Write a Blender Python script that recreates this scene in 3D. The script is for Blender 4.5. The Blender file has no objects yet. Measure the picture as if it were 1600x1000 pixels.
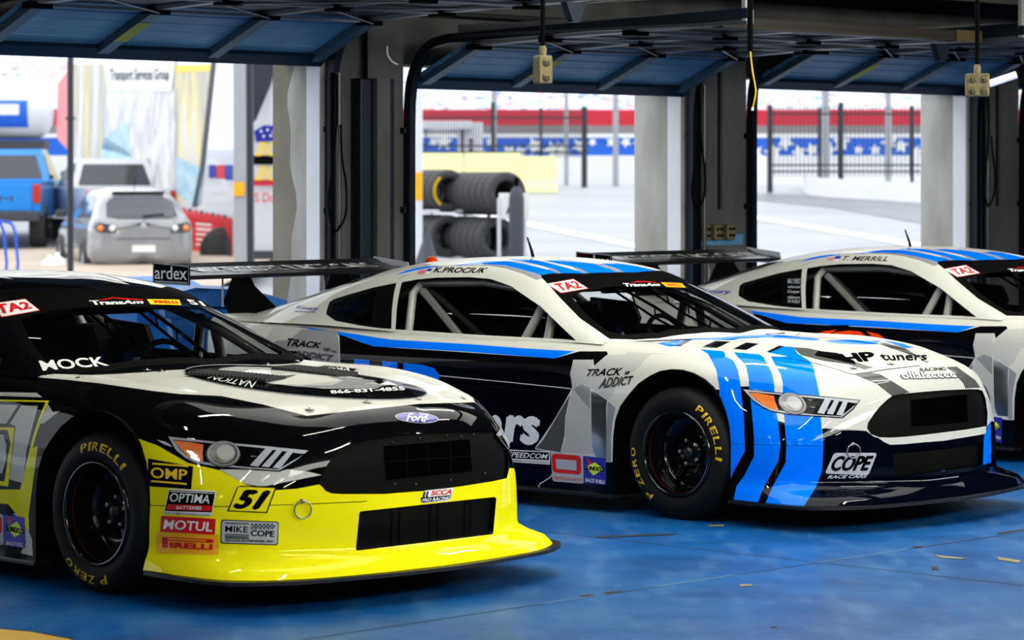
import bpy, bmesh, math, random
import numpy as np
from mathutils import Vector, Matrix
from mathutils.bvhtree import BVHTree
random.seed(7)
SC = bpy.context.scene
COL = SC.collection
# ------------------------------------------------------------------ camera
FPX, HC, Y0 = 4680.0, 1.7386, 278.5
cam_d = bpy.data.cameras.new('camera'); cam = bpy.data.objects.new('camera', cam_d); COL.objects.link(cam)
cam.location = (0, 0, HC); cam.rotation_euler = (math.pi/2, 0, 0)
cam_d.sensor_width = 36; cam_d.lens = 36*FPX/1600; cam_d.shift_y = -(500-Y0)/1600
cam_d.clip_end = 600; cam_d.dof.use_dof = True; cam_d.dof.focus_distance = 14.6; cam_d.dof.aperture_fstop = 4.2
SC.camera = cam
def W(u, v, Y):                       # photo pixel + distance -> point
    return Vector(((u-800)/FPX*Y, Y, HC-(v-Y0)/FPX*Y))
def G(u, Y): return ((u-800)/FPX*Y, Y)

# ------------------------------------------------------------------ materials
MATS = {}
def mat(name, col, rough=.5, metal=0., coat=0., emit=0., var=.06, scale=6., bump=0., alpha=1., spec=.5, inside=None, trans=0.):
    if name in MATS: return MATS[name]
    m = bpy.data.materials.new(name); m.use_nodes = True
    nt = m.node_tree; N = nt.nodes; L = nt.links; b = N['Principled BSDF']
    c = tuple(col)+(1,) if len(col) == 3 else col
    b.inputs['Roughness'].default_value = rough; b.inputs['Metallic'].default_value = metal
    b.inputs['Coat Weight'].default_value = coat; b.inputs['Coat Roughness'].default_value = .035
    b.inputs['Specular IOR Level'].default_value = spec
    tc = N.new('ShaderNodeTexCoord'); nz = N.new('ShaderNodeTexNoise'); nz.inputs['Scale'].default_value = scale
    nz.inputs['Detail'].default_value = 4
    L.new(tc.outputs['Object'], nz.inputs['Vector'])
    mx = N.new('ShaderNodeMix'); mx.data_type = 'RGBA'
    mx.inputs['A'].default_value = tuple(max(0, x*(1-var)) for x in c[:3])+(1,)
    mx.inputs['B'].default_value = tuple(min(1, x*(1+var)) for x in c[:3])+(1,)
    L.new(nz.outputs['Fac'], mx.inputs['Factor']); L.new(mx.outputs['Result'], b.inputs['Base Color'])
    if emit:
        L.new(mx.outputs['Result'], b.inputs['Emission Color']); b.inputs['Emission Strength'].default_value = emit
    if bump:
        bp = N.new('ShaderNodeBump'); bp.inputs['Strength'].default_value = bump; bp.inputs['Distance'].default_value = .01
        L.new(nz.outputs['Fac'], bp.inputs['Height']); L.new(bp.outputs['Normal'], b.inputs['Normal'])
    if alpha < 1: b.inputs['Alpha'].default_value = alpha
    if inside is not None:            # body panels: dark unpainted inner side
        g = N.new('ShaderNodeNewGeometry'); d = N.new('ShaderNodeBsdfDiffuse'); d.inputs['Color'].default_value = tuple(inside)+(1,)
        ms = N.new('ShaderNodeMixShader'); out = N['Material Output']
        L.new(g.outputs['Backfacing'], ms.inputs[0]); L.new(b.outputs[0], ms.inputs[1]); L.new(d.outputs[0], ms.inputs[2])
        L.new(ms.outputs[0], out.inputs['Surface'])
    MATS[name] = m; return m
def glassmat(name, tint, rough=.02, f0=.08):
    m = bpy.data.materials.new(name); m.use_nodes = True; nt = m.node_tree; N = nt.nodes; L = nt.links
    N.remove(N['Principled BSDF']); out = N['Material Output']
    t = N.new('ShaderNodeBsdfTransparent'); g = N.new('ShaderNodeBsdfGlossy'); g.inputs['Roughness'].default_value = rough
    tc = N.new('ShaderNodeTexCoord'); nz = N.new('ShaderNodeTexNoise'); nz.inputs['Scale'].default_value = 40
    L.new(tc.outputs['Object'], nz.inputs['Vector'])
    mx = N.new('ShaderNodeMix'); mx.data_type = 'RGBA'
    mx.inputs['A'].default_value = tuple(x*.92 for x in tint)+(1,); mx.inputs['B'].default_value = tuple(tint)+(1,)
    L.new(nz.outputs['Fac'], mx.inputs['Factor']); L.new(mx.outputs['Result'], t.inputs['Color'])
    fr = N.new('ShaderNodeFresnel'); fr.inputs['IOR'].default_value = 1.5
    ms = N.new('ShaderNodeMixShader'); L.new(fr.outputs[0], ms.inputs[0]); L.new(t.outputs[0], ms.inputs[1]); L.new(g.outputs[0], ms.inputs[2])
    L.new(ms.outputs[0], out.inputs['Surface']); MATS[name] = m; return m
def wavemat(name, c1, c2, scale, axis='Z', rough=.5, lo=.45, hi=.55, dist=0., coord='Object', metal=0., detail=0., rot=0.):
    m = bpy.data.materials.new(name); m.use_nodes = True; nt = m.node_tree; N = nt.nodes; L = nt.links; b = N['Principled BSDF']
    tc = N.new('ShaderNodeTexCoord'); w = N.new('ShaderNodeTexWave'); w.bands_direction = axis
    w.inputs['Scale'].default_value = scale; w.inputs['Distortion'].default_value = dist; w.inputs['Detail'].default_value = detail
    mp = N.new('ShaderNodeMapping'); mp.inputs['Rotation'].default_value = (0, 0, rot)
    L.new(tc.outputs[coord], mp.inputs[0]); L.new(mp.outputs[0], w.inputs['Vector'])
    r = N.new('ShaderNodeValToRGB'); r.color_ramp.elements[0].position = lo; r.color_ramp.elements[1].position = hi
    r.color_ramp.elements[0].color = tuple(c1)+(1,); r.color_ramp.elements[1].color = tuple(c2)+(1,)
    L.new(w.outputs['Fac'], r.inputs[0]); L.new(r.outputs[0], b.inputs['Base Color'])
    b.inputs['Roughness'].default_value = rough; b.inputs['Metallic'].default_value = metal
    MATS[name] = m; return m
def rampmat(name, cols, scale=3., tex='noise', rough=.6, coord='Object', stretch=(1, 1, 1), detail=5, const=False, emit=0, bump=0, coat=0):
    m = bpy.data.materials.new(name); m.use_nodes = True; nt = m.node_tree; N = nt.nodes; L = nt.links; b = N['Principled BSDF']
    tc = N.new('ShaderNodeTexCoord'); mp = N.new('ShaderNodeMapping'); mp.inputs['Scale'].default_value = stretch
    L.new(tc.outputs[coord], mp.inputs[0])
    if tex == 'noise':
        t = N.new('ShaderNodeTexNoise'); t.inputs['Scale'].default_value = scale; t.inputs['Detail'].default_value = detail; o = t.outputs['Fac']
    else:
        t = N.new('ShaderNodeTexVoronoi'); t.inputs['Scale'].default_value = scale
        sp = N.new('ShaderNodeSeparateColor'); L.new(t.outputs['Color'], sp.inputs[0]); o = sp.outputs[0]
    L.new(mp.outputs[0], t.inputs['Vector'])
    r = N.new('ShaderNodeValToRGB'); L.new(o, r.inputs[0])
    if const: r.color_ramp.interpolation = 'CONSTANT'
    els = r.color_ramp.elements
    while len(els) < len(cols): els.new(.5)
    for e, (p, c) in zip(els, cols): e.position = p; e.color = tuple(c)+(1,)
    L.new(r.outputs[0], b.inputs['Base Color']); b.inputs['Roughness'].default_value = rough
    b.inputs['Coat Weight'].default_value = coat
    if emit: L.new(r.outputs[0], b.inputs['Emission Color']); b.inputs['Emission Strength'].default_value = emit
    if bump:
        bp = N.new('ShaderNodeBump'); bp.inputs['Strength'].default_value = bump; bp.inputs['Distance'].default_value = .01
        L.new(o, bp.inputs['Height']); L.new(bp.outputs['Normal'], b.inputs['Normal'])
    MATS[name] = m; return m

BLK = (.006, .006, .007)
K = dict(inside=(.01, .01, .01))
M = {}
M['cream'] = mat('cream_white_paint', (.58, .58, .52), .22, coat=.5, spec=0., var=.02, **K)
M['black'] = mat('black_paint', (.004, .004, .005), .16, coat=.55, var=.1, spec=0., **K)
M['navy'] = mat('navy_paint', (.0012, .0028, .008), .15, coat=.5, spec=0., **K)
M['blue'] = mat('bright_blue_paint', (.0, .19, .88), .25, coat=.5, spec=0., var=.03, **K)
M['yellow'] = mat('yellow_paint', (.86, .80, .012), .28, coat=.5, spec=0., var=.03, **K)
M['dgray'] = mat('dark_grey_paint', (.10, .10, .095), .25, coat=.5, spec=0., **K)
M['mgray'] = mat('mid_grey_paint', (.27, .275, .28), .25, coat=.5, spec=0., **K)
M['lgray'] = mat('light_grey_paint', (.47, .47, .44), .25, coat=.5, spec=0., **K)
M['orange'] = mat('orange_red_vinyl', (.9, .075, .01), .3, coat=.5, spec=0., var=.03, **K)
M['chrome'] = mat('mirror_vinyl', (.45, .48, .52), .12, metal=.9, coat=1, **K)
M['fine'] = mat('pale_line', (.55, .55, .55), .4, **K)
M['matblack'] = mat('matt_black', (.004, .004, .004), .6, spec=.04)
M['grille'] = mat('grille_black', (.006, .006, .0045), .45, spec=.05, var=.3, scale=3)
M['hole'] = mat('opening_black', (.0015, .0015, .0015), .8, spec=0.)
M['carbon'] = wavemat('carbon_fibre', (.006, .006, .006), (.025, .025, .025), 60, 'DIAGONAL', .3)
M['white'] = mat('white_vinyl', (.78, .78, .76), .35, var=.02)
M['dwhite'] = mat('silver_vinyl', (.42, .44, .47), .35, var=.03)
M['red'] = mat('red_vinyl', (.62, .01, .015), .35, var=.03)
M['dyel'] = mat('yellow_vinyl', (.86, .60, .02), .35, var=.03)
M['oryel'] = mat('amber_yellow_vinyl', (.85, .42, .01), .4, var=.03)
M['lime'] = mat('lime_vinyl', (.72, .80, .05), .35, var=.03)
M['dblue'] = mat('deep_blue_vinyl', (.015, .02, .33), .35, var=.03)
M['badge'] = mat('badge_blue', (.035, .03, .25), .25, coat=1)
M['amber'] = rampmat('amber_lens', [(.3, (.75, .16, .02)), (.7, (.85, .26, .06))], 18, rough=.25, coat=1)
M['lens'] = rampmat('lens_glass', [(.3, (.16, .155, .14)), (.7, (.46, .45, .42))], 14, rough=.2, coat=1)
M['lens2'] = mat('lens_centre', (.50, .49, .46), .3, coat=.4)
M['ring'] = mat('lens_ring', (.10, .095, .09), .3, metal=.3)
M['tyre'] = mat('tyre_rubber', (.008, .008, .009), .62, spec=.25, var=.15, scale=30, bump=.05)
M['tyretxt'] = mat('tyre_yellow_lettering', (.62, .42, .012), .6)
M['tyregrey'] = mat('tyre_grey_lettering', (.16, .16, .16), .6)
M['rim'] = mat('black_wheel', (.004, .004, .005), .2, coat=.6, spec=.3)
M['redline'] = mat('red_wheel_line', (.22, .012, .006), .35)
M['steel'] = mat('brushed_steel', (.35, .35, .35), .3, metal=.9)
M['dsteel'] = mat('dark_steel', (.07, .07, .07), .35, metal=.8)
M['cage'] = mat('roll_cage_paint', (.40, .40, .36), .35, coat=.4)
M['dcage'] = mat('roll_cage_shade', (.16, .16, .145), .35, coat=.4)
M['seatblk'] = mat('seat_fabric', (.012, .012, .013), .8)
M['seatblue'] = mat('blue_belt', (.008, .06, .32), .6)
M['dash'] = mat('dash_black', (.012, .012, .012), .5, scale=20, var=.4)
M['glass'] = glassmat('windshield_glass', (.80, .82, .80))
M['qglass'] = glassmat('quarter_glass', (.35, .38, .42))
M['rivet'] = mat('rivet_metal', (.25, .25, .25), .3, metal=.8)

# ------------------------------------------------------------------ object helpers
def mesh_obj(name, verts, faces, mats, parent=None, midx=None, smooth=False, label=None, loc=None):
    me = bpy.data.meshes.new(name); me.from_pydata([tuple(v) for v in verts], [], [tuple(f) for f in faces])
    if not isinstance(mats, (list, tuple)): mats = [mats]
    for m in mats: me.materials.append(m)
    if midx is not None: me.polygons.foreach_set('material_index', midx)
    if smooth: me.polygons.foreach_set('use_smooth', [True]*len(me.polygons))
    me.update()
    o = bpy.data.objects.new(name, me); COL.objects.link(o)
    if parent is not None: o.parent = parent
    if loc is not None: o.location = loc
    if label: o['label'] = label
    return o
class MB:
    """collects shapes with material slots, links them as one mesh object"""
    def __init__(s): s.v = []; s.f = []; s.m = []; s.mats = []; s.sm = []
    def mi(s, m):
        if m not in s.mats: s.mats.append(m)
        return s.mats.index(m)
    def add(s, vs, fs, m, sm=False):
        b = len(s.v); s.v += [tuple(v) for v in vs]; k = s.mi(m)
        for f in fs: s.f.append(tuple(b+i for i in f)); s.m.append(k); s.sm.append(sm)
    def box(s, c, d, m, R=None, bev=0.):
        x, y, z = d[0]/2, d[1]/2, d[2]/2
        if bev:
            bm = bmesh.new(); bmesh.ops.create_cube(bm, size=1, matrix=Matrix.Diagonal((d[0], d[1], d[2], 1)))
            bmesh.ops.bevel(bm, geom=bm.edges[:], offset=bev, segments=2, affect='EDGES', profile=.6)
            vs = [v.co.copy() for v in bm.verts]; fs = [[v.index for v in f.verts] for f in bm.faces]; bm.free()
        else:
            vs = [Vector((i*x, j*y, k*z)) for i in (-1, 1) for j in (-1, 1) for k in (-1, 1)]
            fs = [(0, 1, 3, 2), (4, 6, 7, 5), (0, 4, 5, 1), (2, 3, 7, 6), (0, 2, 6, 4), (1, 5, 7, 3)]
        if R is not None: vs = [R @ v for v in vs]
        c = Vector(c); s.add([v+c for v in vs], fs, m)
        return s
    def tube(s, pts, r, m, n=10, caps=True):
        pts = [Vector(p) for p in pts]; rs = r if isinstance(r, (list, tuple)) else [r]*len(pts)
        vs = []; fs = []; up = None
        for i, p in enumerate(pts):
            t = (pts[min(i+1, len(pts)-1)]-pts[max(i-1, 0)]).normalized()
            if up is None: up = t.orthogonal().normalized()
            a = (up - t*up.dot(t)).normalized(); up = a; b = t.cross(a)
            for k in range(n):
                th = 2*math.pi*k/n; vs.append(p+(a*math.cos(th)+b*math.sin(th))*rs[i])
        for i in range(len(pts)-1):
            for k in range(n):
                fs.append((i*n+k, i*n+(k+1) % n, (i+1)*n+(k+1) % n, (i+1)*n+k))
        s.add(vs, fs, m, True)
        if caps: s.add(vs[:n], [tuple(range(n))[::-1]], m); s.add(vs[-n:], [tuple(range(n))], m)
        return s
    def lathe(s, prof, m, n=48, axis='y', c=(0, 0, 0), closed=False):
        vs = []; fs = []; c = Vector(c)
        for (r, h) in prof:
            for k in range(n):
                th = 2*math.pi*k/n; a, b = r*math.cos(th), r*math.sin(th)
                vs.append(c+Vector({'y': (a, h, b), 'z': (a, b, h), 'x': (h, a, b)}[axis]))
        q = len(prof)
        for i in range(q if closed else q-1):
            for k in range(n):
                fs.append((i*n+k, i*n+(k+1) % n, ((i+1) % q)*n+(k+1) % n, ((i+1) % q)*n+k))
        s.add(vs, fs, m, True); return s
    def prism(s, poly, m, d, R=None, o=(0, 0, 0)):
        """poly (a,b) in the local x,z plane, thickness d along local y"""
        n = len(poly); vs = [Vector((a, y, b)) for y in (-d/2, d/2) for a, b in poly]
        if R is not None: vs = [R @ v for v in vs]
        o = Vector(o); vs = [v+o for v in vs]
        s.add(vs, [tuple(range(n)), tuple(range(2*n-1, n-1, -1))]+[(i, i+n, (i+1) % n+n, (i+1) % n) for i in range(n)], m); return s
    def build(s, name, parent=None, loc=None, label=None, kind=None, fixn=True):
        if fixn:
            bm = bmesh.new(); vs = [bm.verts.new(v) for v in s.v]
            for f, k, sm in zip(s.f, s.m, s.sm):
                try: q = bm.faces.new([vs[i] for i in f]); q.material_index = k; q.smooth = sm
                except ValueError: pass
            bmesh.ops.recalc_face_normals(bm, faces=bm.faces[:])
            me = bpy.data.meshes.new(name); bm.to_mesh(me); bm.free()
            for m in s.mats: me.materials.append(m)
            o = bpy.data.objects.new(name, me); COL.objects.link(o)
        else:
            o = mesh_obj(name, s.v, s.f, s.mats, None, s.m); o.data.polygons.foreach_set('use_smooth', s.sm)
        if parent is not None: o.parent = parent
        if loc is not None: o.location = loc
        if label: o['label'] = label
        if kind: o['kind'] = kind
        return o
def tag(o, label, cat, group=None, kind=None):
    o['label'] = label; o['category'] = cat
    if group: o['group'] = group
    if kind: o['kind'] = kind
    return o
def empty(name, loc, label, cat, rz=0, group=None):
    o = bpy.data.objects.new(name, None); COL.objects.link(o); o.location = loc; o.rotation_euler = (0, 0, rz)
    o.empty_display_size = .2
    return tag(o, label, cat, group)
def struct(o): o['kind'] = 'structure'; return o
def copy_tree(o, parent=None):
    c = o.copy(); COL.objects.link(c)
    if parent is not None: c.parent = parent
    for ch in list(o.children): copy_tree(ch, c)
    return c
_tc = {}; _em = {}
def text2d(s, bold=0., shear=0., spacing=1.):
    """glyph outline mesh normalised to the unit box"""
    key = (s, bold, shear, spacing)
    if key in _tc: return _tc[key]
    cu = bpy.data.curves.new('lettering', 'FONT'); cu.body = s; cu.offset = .022 if bold == .022 and len(s) == 1 else min(bold, .010); cu.shear = shear; cu.space_character = spacing
    cu.resolution_u = 3
    o = bpy.data.objects.new('lettering', cu); COL.objects.link(o)
    bpy.context.view_layer.update()
    me = o.to_mesh(); vs = np.array([v.co[:2] for v in me.vertices]); me.calc_loop_triangles()
    tr = [tuple(t.vertices) for t in me.loop_triangles]
    # orient all upward
    out = []
    for a, b, c in tr:
        if (vs[b][0]-vs[a][0])*(vs[c][1]-vs[a][1])-(vs[b][1]-vs[a][1])*(vs[c][0]-vs[a][0]) < 0: a, c = c, a
        out.append((a, b, c))
    o.to_mesh_clear(); bpy.data.objects.remove(o); bpy.data.curves.remove(cu)
    mn, mx = vs.min(0), vs.max(0); asp = (mx[0]-mn[0])/(mx[1]-mn[1]); _em[key] = tuple(mx-mn)
    vs = (vs-mn)/(mx-mn)
    _tc[key] = (vs, out, asp); return _tc[key]
def quadmap(q, s, t):
    """q = TL,TR,BR,BL ; s,t in 0..1 (t up) bilinear"""
    TL, TR, BR, BL = [np.array(p, float) for p in q]
    s = np.asarray(s)[:, None]; t = np.asarray(t)[:, None]
    return (BL*(1-s)+BR*s)*(1-t)+(TL*(1-s)+TR*s)*t
def subq(q, s0, t0, s1, t1):
    p = quadmap(q, [s0, s1, s1, s0], [t1, t1, t0, t0]); return [tuple(x) for x in p]
# ------------------------------------------------------------------ car body surface
def hermite(P, subs):
    """P [n,...,3] control points -> smooth samples along axis 0 (chord length tangents)"""
    P = np.asarray(P, float); n = len(P)
    d = np.linalg.norm((P[1:]-P[:-1]).reshape(n-1, -1), axis=1)+1e-9
    sl = (P[1:]-P[:-1])/d.reshape((-1,)+(1,)*(P.ndim-1))
    T = np.zeros_like(P); T[0] = sl[0]; T[-1] = sl[-1]
    for i in range(1, n-1): T[i] = (sl[i-1]*d[i]+sl[i]*d[i-1])/(d[i-1]+d[i])
    out = []
    for i in range(n-1):
        for k in range(subs[i]):
            t = k/subs[i]; t2, t3 = t*t, t**3
            out.append((2*t3-3*t2+1)*P[i]+(t3-2*t2+t)*d[i]*T[i]+(-2*t3+3*t2)*P[i+1]+(t3-t2)*d[i]*T[i+1])
    out.append(P[-1]); return np.array(out)
def loft(C, us, vs):
    """C[row][station][3] -> [R][S][3], tangents per row"""
    C = np.asarray(C, float)
    A = np.array([hermite(C[r], us) for r in range(C.shape[0])])          # rows x S
    B = np.array([hermite(A[:, s], vs) for s in range(A.shape[1])])       # S x R
    return B.transpose(1, 0, 2)
def ip(x, xs, ys): return float(np.interp(x, xs, ys))
def Zh(x, y):
    zc = ip(x, [-4, -.9, -.6, -.3, 0, .3, .6, .8, .88, 1.], [.935, .93, .893, .893, .886, .872, .843, .808, .790, .75])
    c = ip(x, [-4, -.5, .2, .8], [.04, .03, .035, .11])
    return zc-c*(abs(y)/.7)**2
def body_grid():
    st = []
    # each station: list of rows (x,y,z)   rows: 3 lower, 4 side, top edge
    def side(x, ys, zs=(.09, .12, .16, .25, .45, .64, .785, .86)):
        r = [(x, y, z) for y, z in zip(ys, zs)]
        for y in (.60, .30, 0): r.append((x, y, Zh(x, y)))
        st.append(r)
    def tail(rows, xs, tops):
        r = list(rows)
        for (x, y) in tops: r.append((x, y, Zh(x, y)))
        st.append(r)
    zt = (.18, .21, .24, .32, .50, .68, .80, .885)
    tx = (-3.72, -3.73, -3.75, -3.80, -3.88, -3.90, -3.90, -3.88)
    tail([(x, 0, z) for x, z in zip(tx, zt)], None, [(-3.8, 0), (-3.7, 0), (-3.6, 0)])
    tail([(x+.02, .38, z) for x, z in zip(tx, zt)], None, [(-3.75, .28), (-3.65, .14), (-3.5, 0)])
    tail([(x+.12, .74, z) for x, z in zip(tx, zt)], None, [(-3.6, .5), (-3.5, .25), (-3.4, 0)])
    tail([(-3.5, y, z) for y, z in zip((.86, .87, .88, .89, .90, .90, .86, .77), zt)], None, [(-3.4, .55), (-3.3, .28), (-3.25, 0)])
    side(-3.1, (.90, .91, .92, .94, .945, .94, .89, .79), (.12, .15, .18, .25, .45, .64, .80, .885))
    side(-2.7, (.92, .93, .94, .95, .955, .95, .905, .80), (.10, .13, .16, .25, .45, .64, .80, .882))
    side(-2.25, (.90, .90, .905, .915, .925, .925, .89, .805), (.09, .12, .16, .25, .45, .64, .79, .873))
    side(-1.5, (.885, .885, .885, .885, .893, .892, .868, .80))
    side(-.75, (.89, .89, .89, .892, .90, .895, .865, .80))
    side(-.42, (.935, .935, .935, .935, .935, .925, .875, .79))
    side(0., (.945, .945, .945, .948, .95, .945, .892, .79), (.09, .12, .16, .25, .45, .64, .785, .856))
    def nose(rows, tops):
        r = list(rows)
        for (x, y) in tops: r.append((x, y, Zh(x, y)))
        st.append(r)
    nose([(.36, .965, .13), (.36, .955, .165), (.36, .935, .21), (.36, .93, .30), (.36, .915, .45), (.36, .885, .62), (.35, .845, .745), (.34, .755, .815)], [(.36, .55), (.36, .28), (.36, 0)])
    nose([(.60, .965, .13), (.60, .945, .165), (.60, .905, .21), (.60, .895, .30), (.60, .875, .45), (.58, .80, .62), (.55, .765, .735), (.49, .68, .797)], [(.49, .48), (.5, .25), (.5, 0)])
    nose([(.85, .915, .13), (.84, .88, .165), (.80, .765, .21), (.80, .755, .30), (.80, .74, .45), (.77, .69, .62), (.72, .63, .728), (.625, .565, .785)], [(.62, .40), (.61, .2), (.6, 0)])
    nose([(1.01, .71, .13), (.99, .69, .165), (.93, .57, .21), (.93, .56, .30), (.92, .555, .45), (.88, .55, .62), (.83, .51, .722), (.755, .45, .762)], [(.74, .32), (.72, .16), (.70, 0)])
    nose([(1.09, .38, .13), (1.07, .37, .165), (1.03, .33, .21), (1.03, .32, .30), (1.01, .32, .45), (.98, .31, .63), (.93, .30, .735), (.835, .27, .781)], [(.82, .2), (.80, .1), (.78, 0)])
    nose([(1.12, 0, .13), (1.10, 0, .165), (1.06, 0, .21), (1.06, 0, .30), (1.04, 0, .45), (1.02, 0, .64), (.97, 0, .742), (.87, 0, .793)], [(.86, 0), (.85, 0), (.84, 0)])
    C = np.array(st).transpose(1, 0, 2)
    us = [3, 4, 4, 5, 6, 6, 8, 8, 6, 8, 7, 6, 6, 6, 6, 6]
    vs = [2, 2, 3, 5, 5, 5, 4, 5, 6, 6]
    return loft(C, us, vs)
def green_grid():
    #        belt                rail                centre
    S = [((-.61, .805, .862), (-.615, .77, .874), (-.30, 0, .888)),
         ((-.80, .805, .866), (-.83, .715, .965), (-.56, 0, 1.02)),
         ((-.98, .805, .868), (-1.05, .650, 1.07), (-.83, 0, 1.135)),
         ((-1.16, .805, .87), (-1.27, .592, 1.174), (-1.10, 0, 1.225)),
         ((-1.5, .81, .872), (-1.60, .560, 1.232), (-1.55, 0, 1.282)),
         ((-2.0, .815, .878), (-2.05, .558, 1.234), (-2.0, 0, 1.287)),
         ((-2.35, .82, .885), (-2.45, .565, 1.182), (-2.4, 0, 1.262)),
         ((-2.7, .82, .895), (-2.85, .60, 1.075), (-2.8, 0, 1.20)),
         ((-3.1, .80, .895), (-3.25, .62, .965), (-3.25, 0, 1.08)),
         ((-3.6, .75, .89), (-3.6, .63, .90), (-3.7, 0, .945))]
    rows = [[] for _ in range(8)]
    for b, r, c in S:
        b, r, c = map(np.array, (b, r, c)); h = r[2]-b[2]
        def roof(q):
            y = r[1]*q; t = 1-q**2.3
            return np.array([r[0]+(c[0]-r[0])*t, y, r[2]+(c[2]-r[2])*t])
        def sd(q): p = b+(r-b)*q; p[1] += .018*math.sin(math.pi*q)*min(1, h/.2); return p
        for k, p in enumerate([sd(0), sd(.45), sd(.86), roof(.975), roof(.86), roof(.6), roof(.3), roof(0)]): rows[k].append(p)
    return loft(rows, [7, 7, 7, 8, 8, 7, 7, 7, 8], [7, 6, 3, 3, 5, 5, 5])
def grid_bm(Gd, flip=False):
    """half grid (right side given as +y) -> bmesh of both sides, outward normals"""
    R, S, _ = Gd.shape; bm = bmesh.new()
    for sgn in (1, -1):
        vv = [[bm.verts.new((Gd[r, s, 0], sgn*Gd[r, s, 1], Gd[r, s, 2])) for s in range(S)] for r in range(R)]
        for r in range(R-1):
            for s in range(S-1):
                q = [vv[r][s], vv[r][s+1], vv[r+1][s+1], vv[r+1][s]]
                if (sgn == 1) != flip: q = q[::-1]
                bm.faces.new(q)
    bmesh.ops.remove_doubles(bm, verts=bm.verts[:], dist=1e-4)
    for f in list(bm.faces):
        if f.calc_area() < 1e-8: bm.faces.remove(f)
    bmesh.ops.triangulate(bm, faces=bm.faces[:])
    bm.normal_update(); return bm
class Pose:
    def __init__(s, X, Y, a, dz):
        s.a = math.radians(a); s.F = np.array((math.cos(s.a), -math.sin(s.a))); s.T = np.array((math.sin(s.a), math.cos(s.a)))
        s.X, s.Y, s.dz = X, Y, dz
        s.cam = Vector((-np.array((X, Y)) @ s.F, -np.array((X, Y)) @ s.T, HC-dz))
    def ray(s, u, v):
        d = np.array(((u-800)/FPX, 1.)); return Vector((d @ s.F, d @ s.T, -(v-Y0)/FPX)).normalized()
    def px(s, p):
        w = np.array((s.X, s.Y))+p[0]*s.F+p[1]*s.T
        return 800+FPX*w[0]/w[1], Y0+FPX*(HC-p[2]-s.dz)/w[1]
    def on(s, u, v, y): d = s.ray(u, v); return s.cam+d*((y-s.cam.y)/d.y)
POSE = {1: Pose(-1.0771, 13.1877, 44.6883, .0047), 2: Pose(1.4689, 15.9269, 42.3855, .0022), 3: Pose(4.0206, 18.6639, 43.6662, -.0019)}
class Smooth:
    """remembers the uncut surface: smooth normals and ray hits"""
    def __init__(s, *bms):
        V = []; F = []; Nn = []
        for bm in bms:
            bm.verts.index_update(); b = len(V)
            V += [v.co.copy() for v in bm.verts]; Nn += [v.normal.copy() for v in bm.verts]
            F += [[b+v.index for v in f.verts] for f in bm.faces]
        s.V, s.F, s.N = V, F, Nn; s.bvh = BVHTree.FromPolygons(V, F)
    def norm_at(s, p):
        q, n, i, d = s.bvh.find_nearest(p)
        a, b, c = [s.V[k] for k in s.F[i]]; na, nb, nc = [s.N[k] for k in s.F[i]]
        ar = ((b-a).cross(c-a)).length+1e-12
        wa = ((b-q).cross(c-q)).length/ar; wb = ((c-q).cross(a-q)).length/ar; wc = ((a-q).cross(b-q)).length/ar
        return (na*wa+nb*wb+nc*wc).normalized()
    def hit(s, o, d):
        p, n, i, t = s.bvh.ray_cast(o, d); return p
def inpoly(x, y, P):
    c = False; j = len(P)-1
    for i in range(len(P)):
        xi, yi = P[i]; xj, yj = P[j]
        if (yi > y) != (yj > y) and x < (xj-xi)*(y-yi)/(yj-yi)+xi: c = not c
        j = i
    return c
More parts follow.
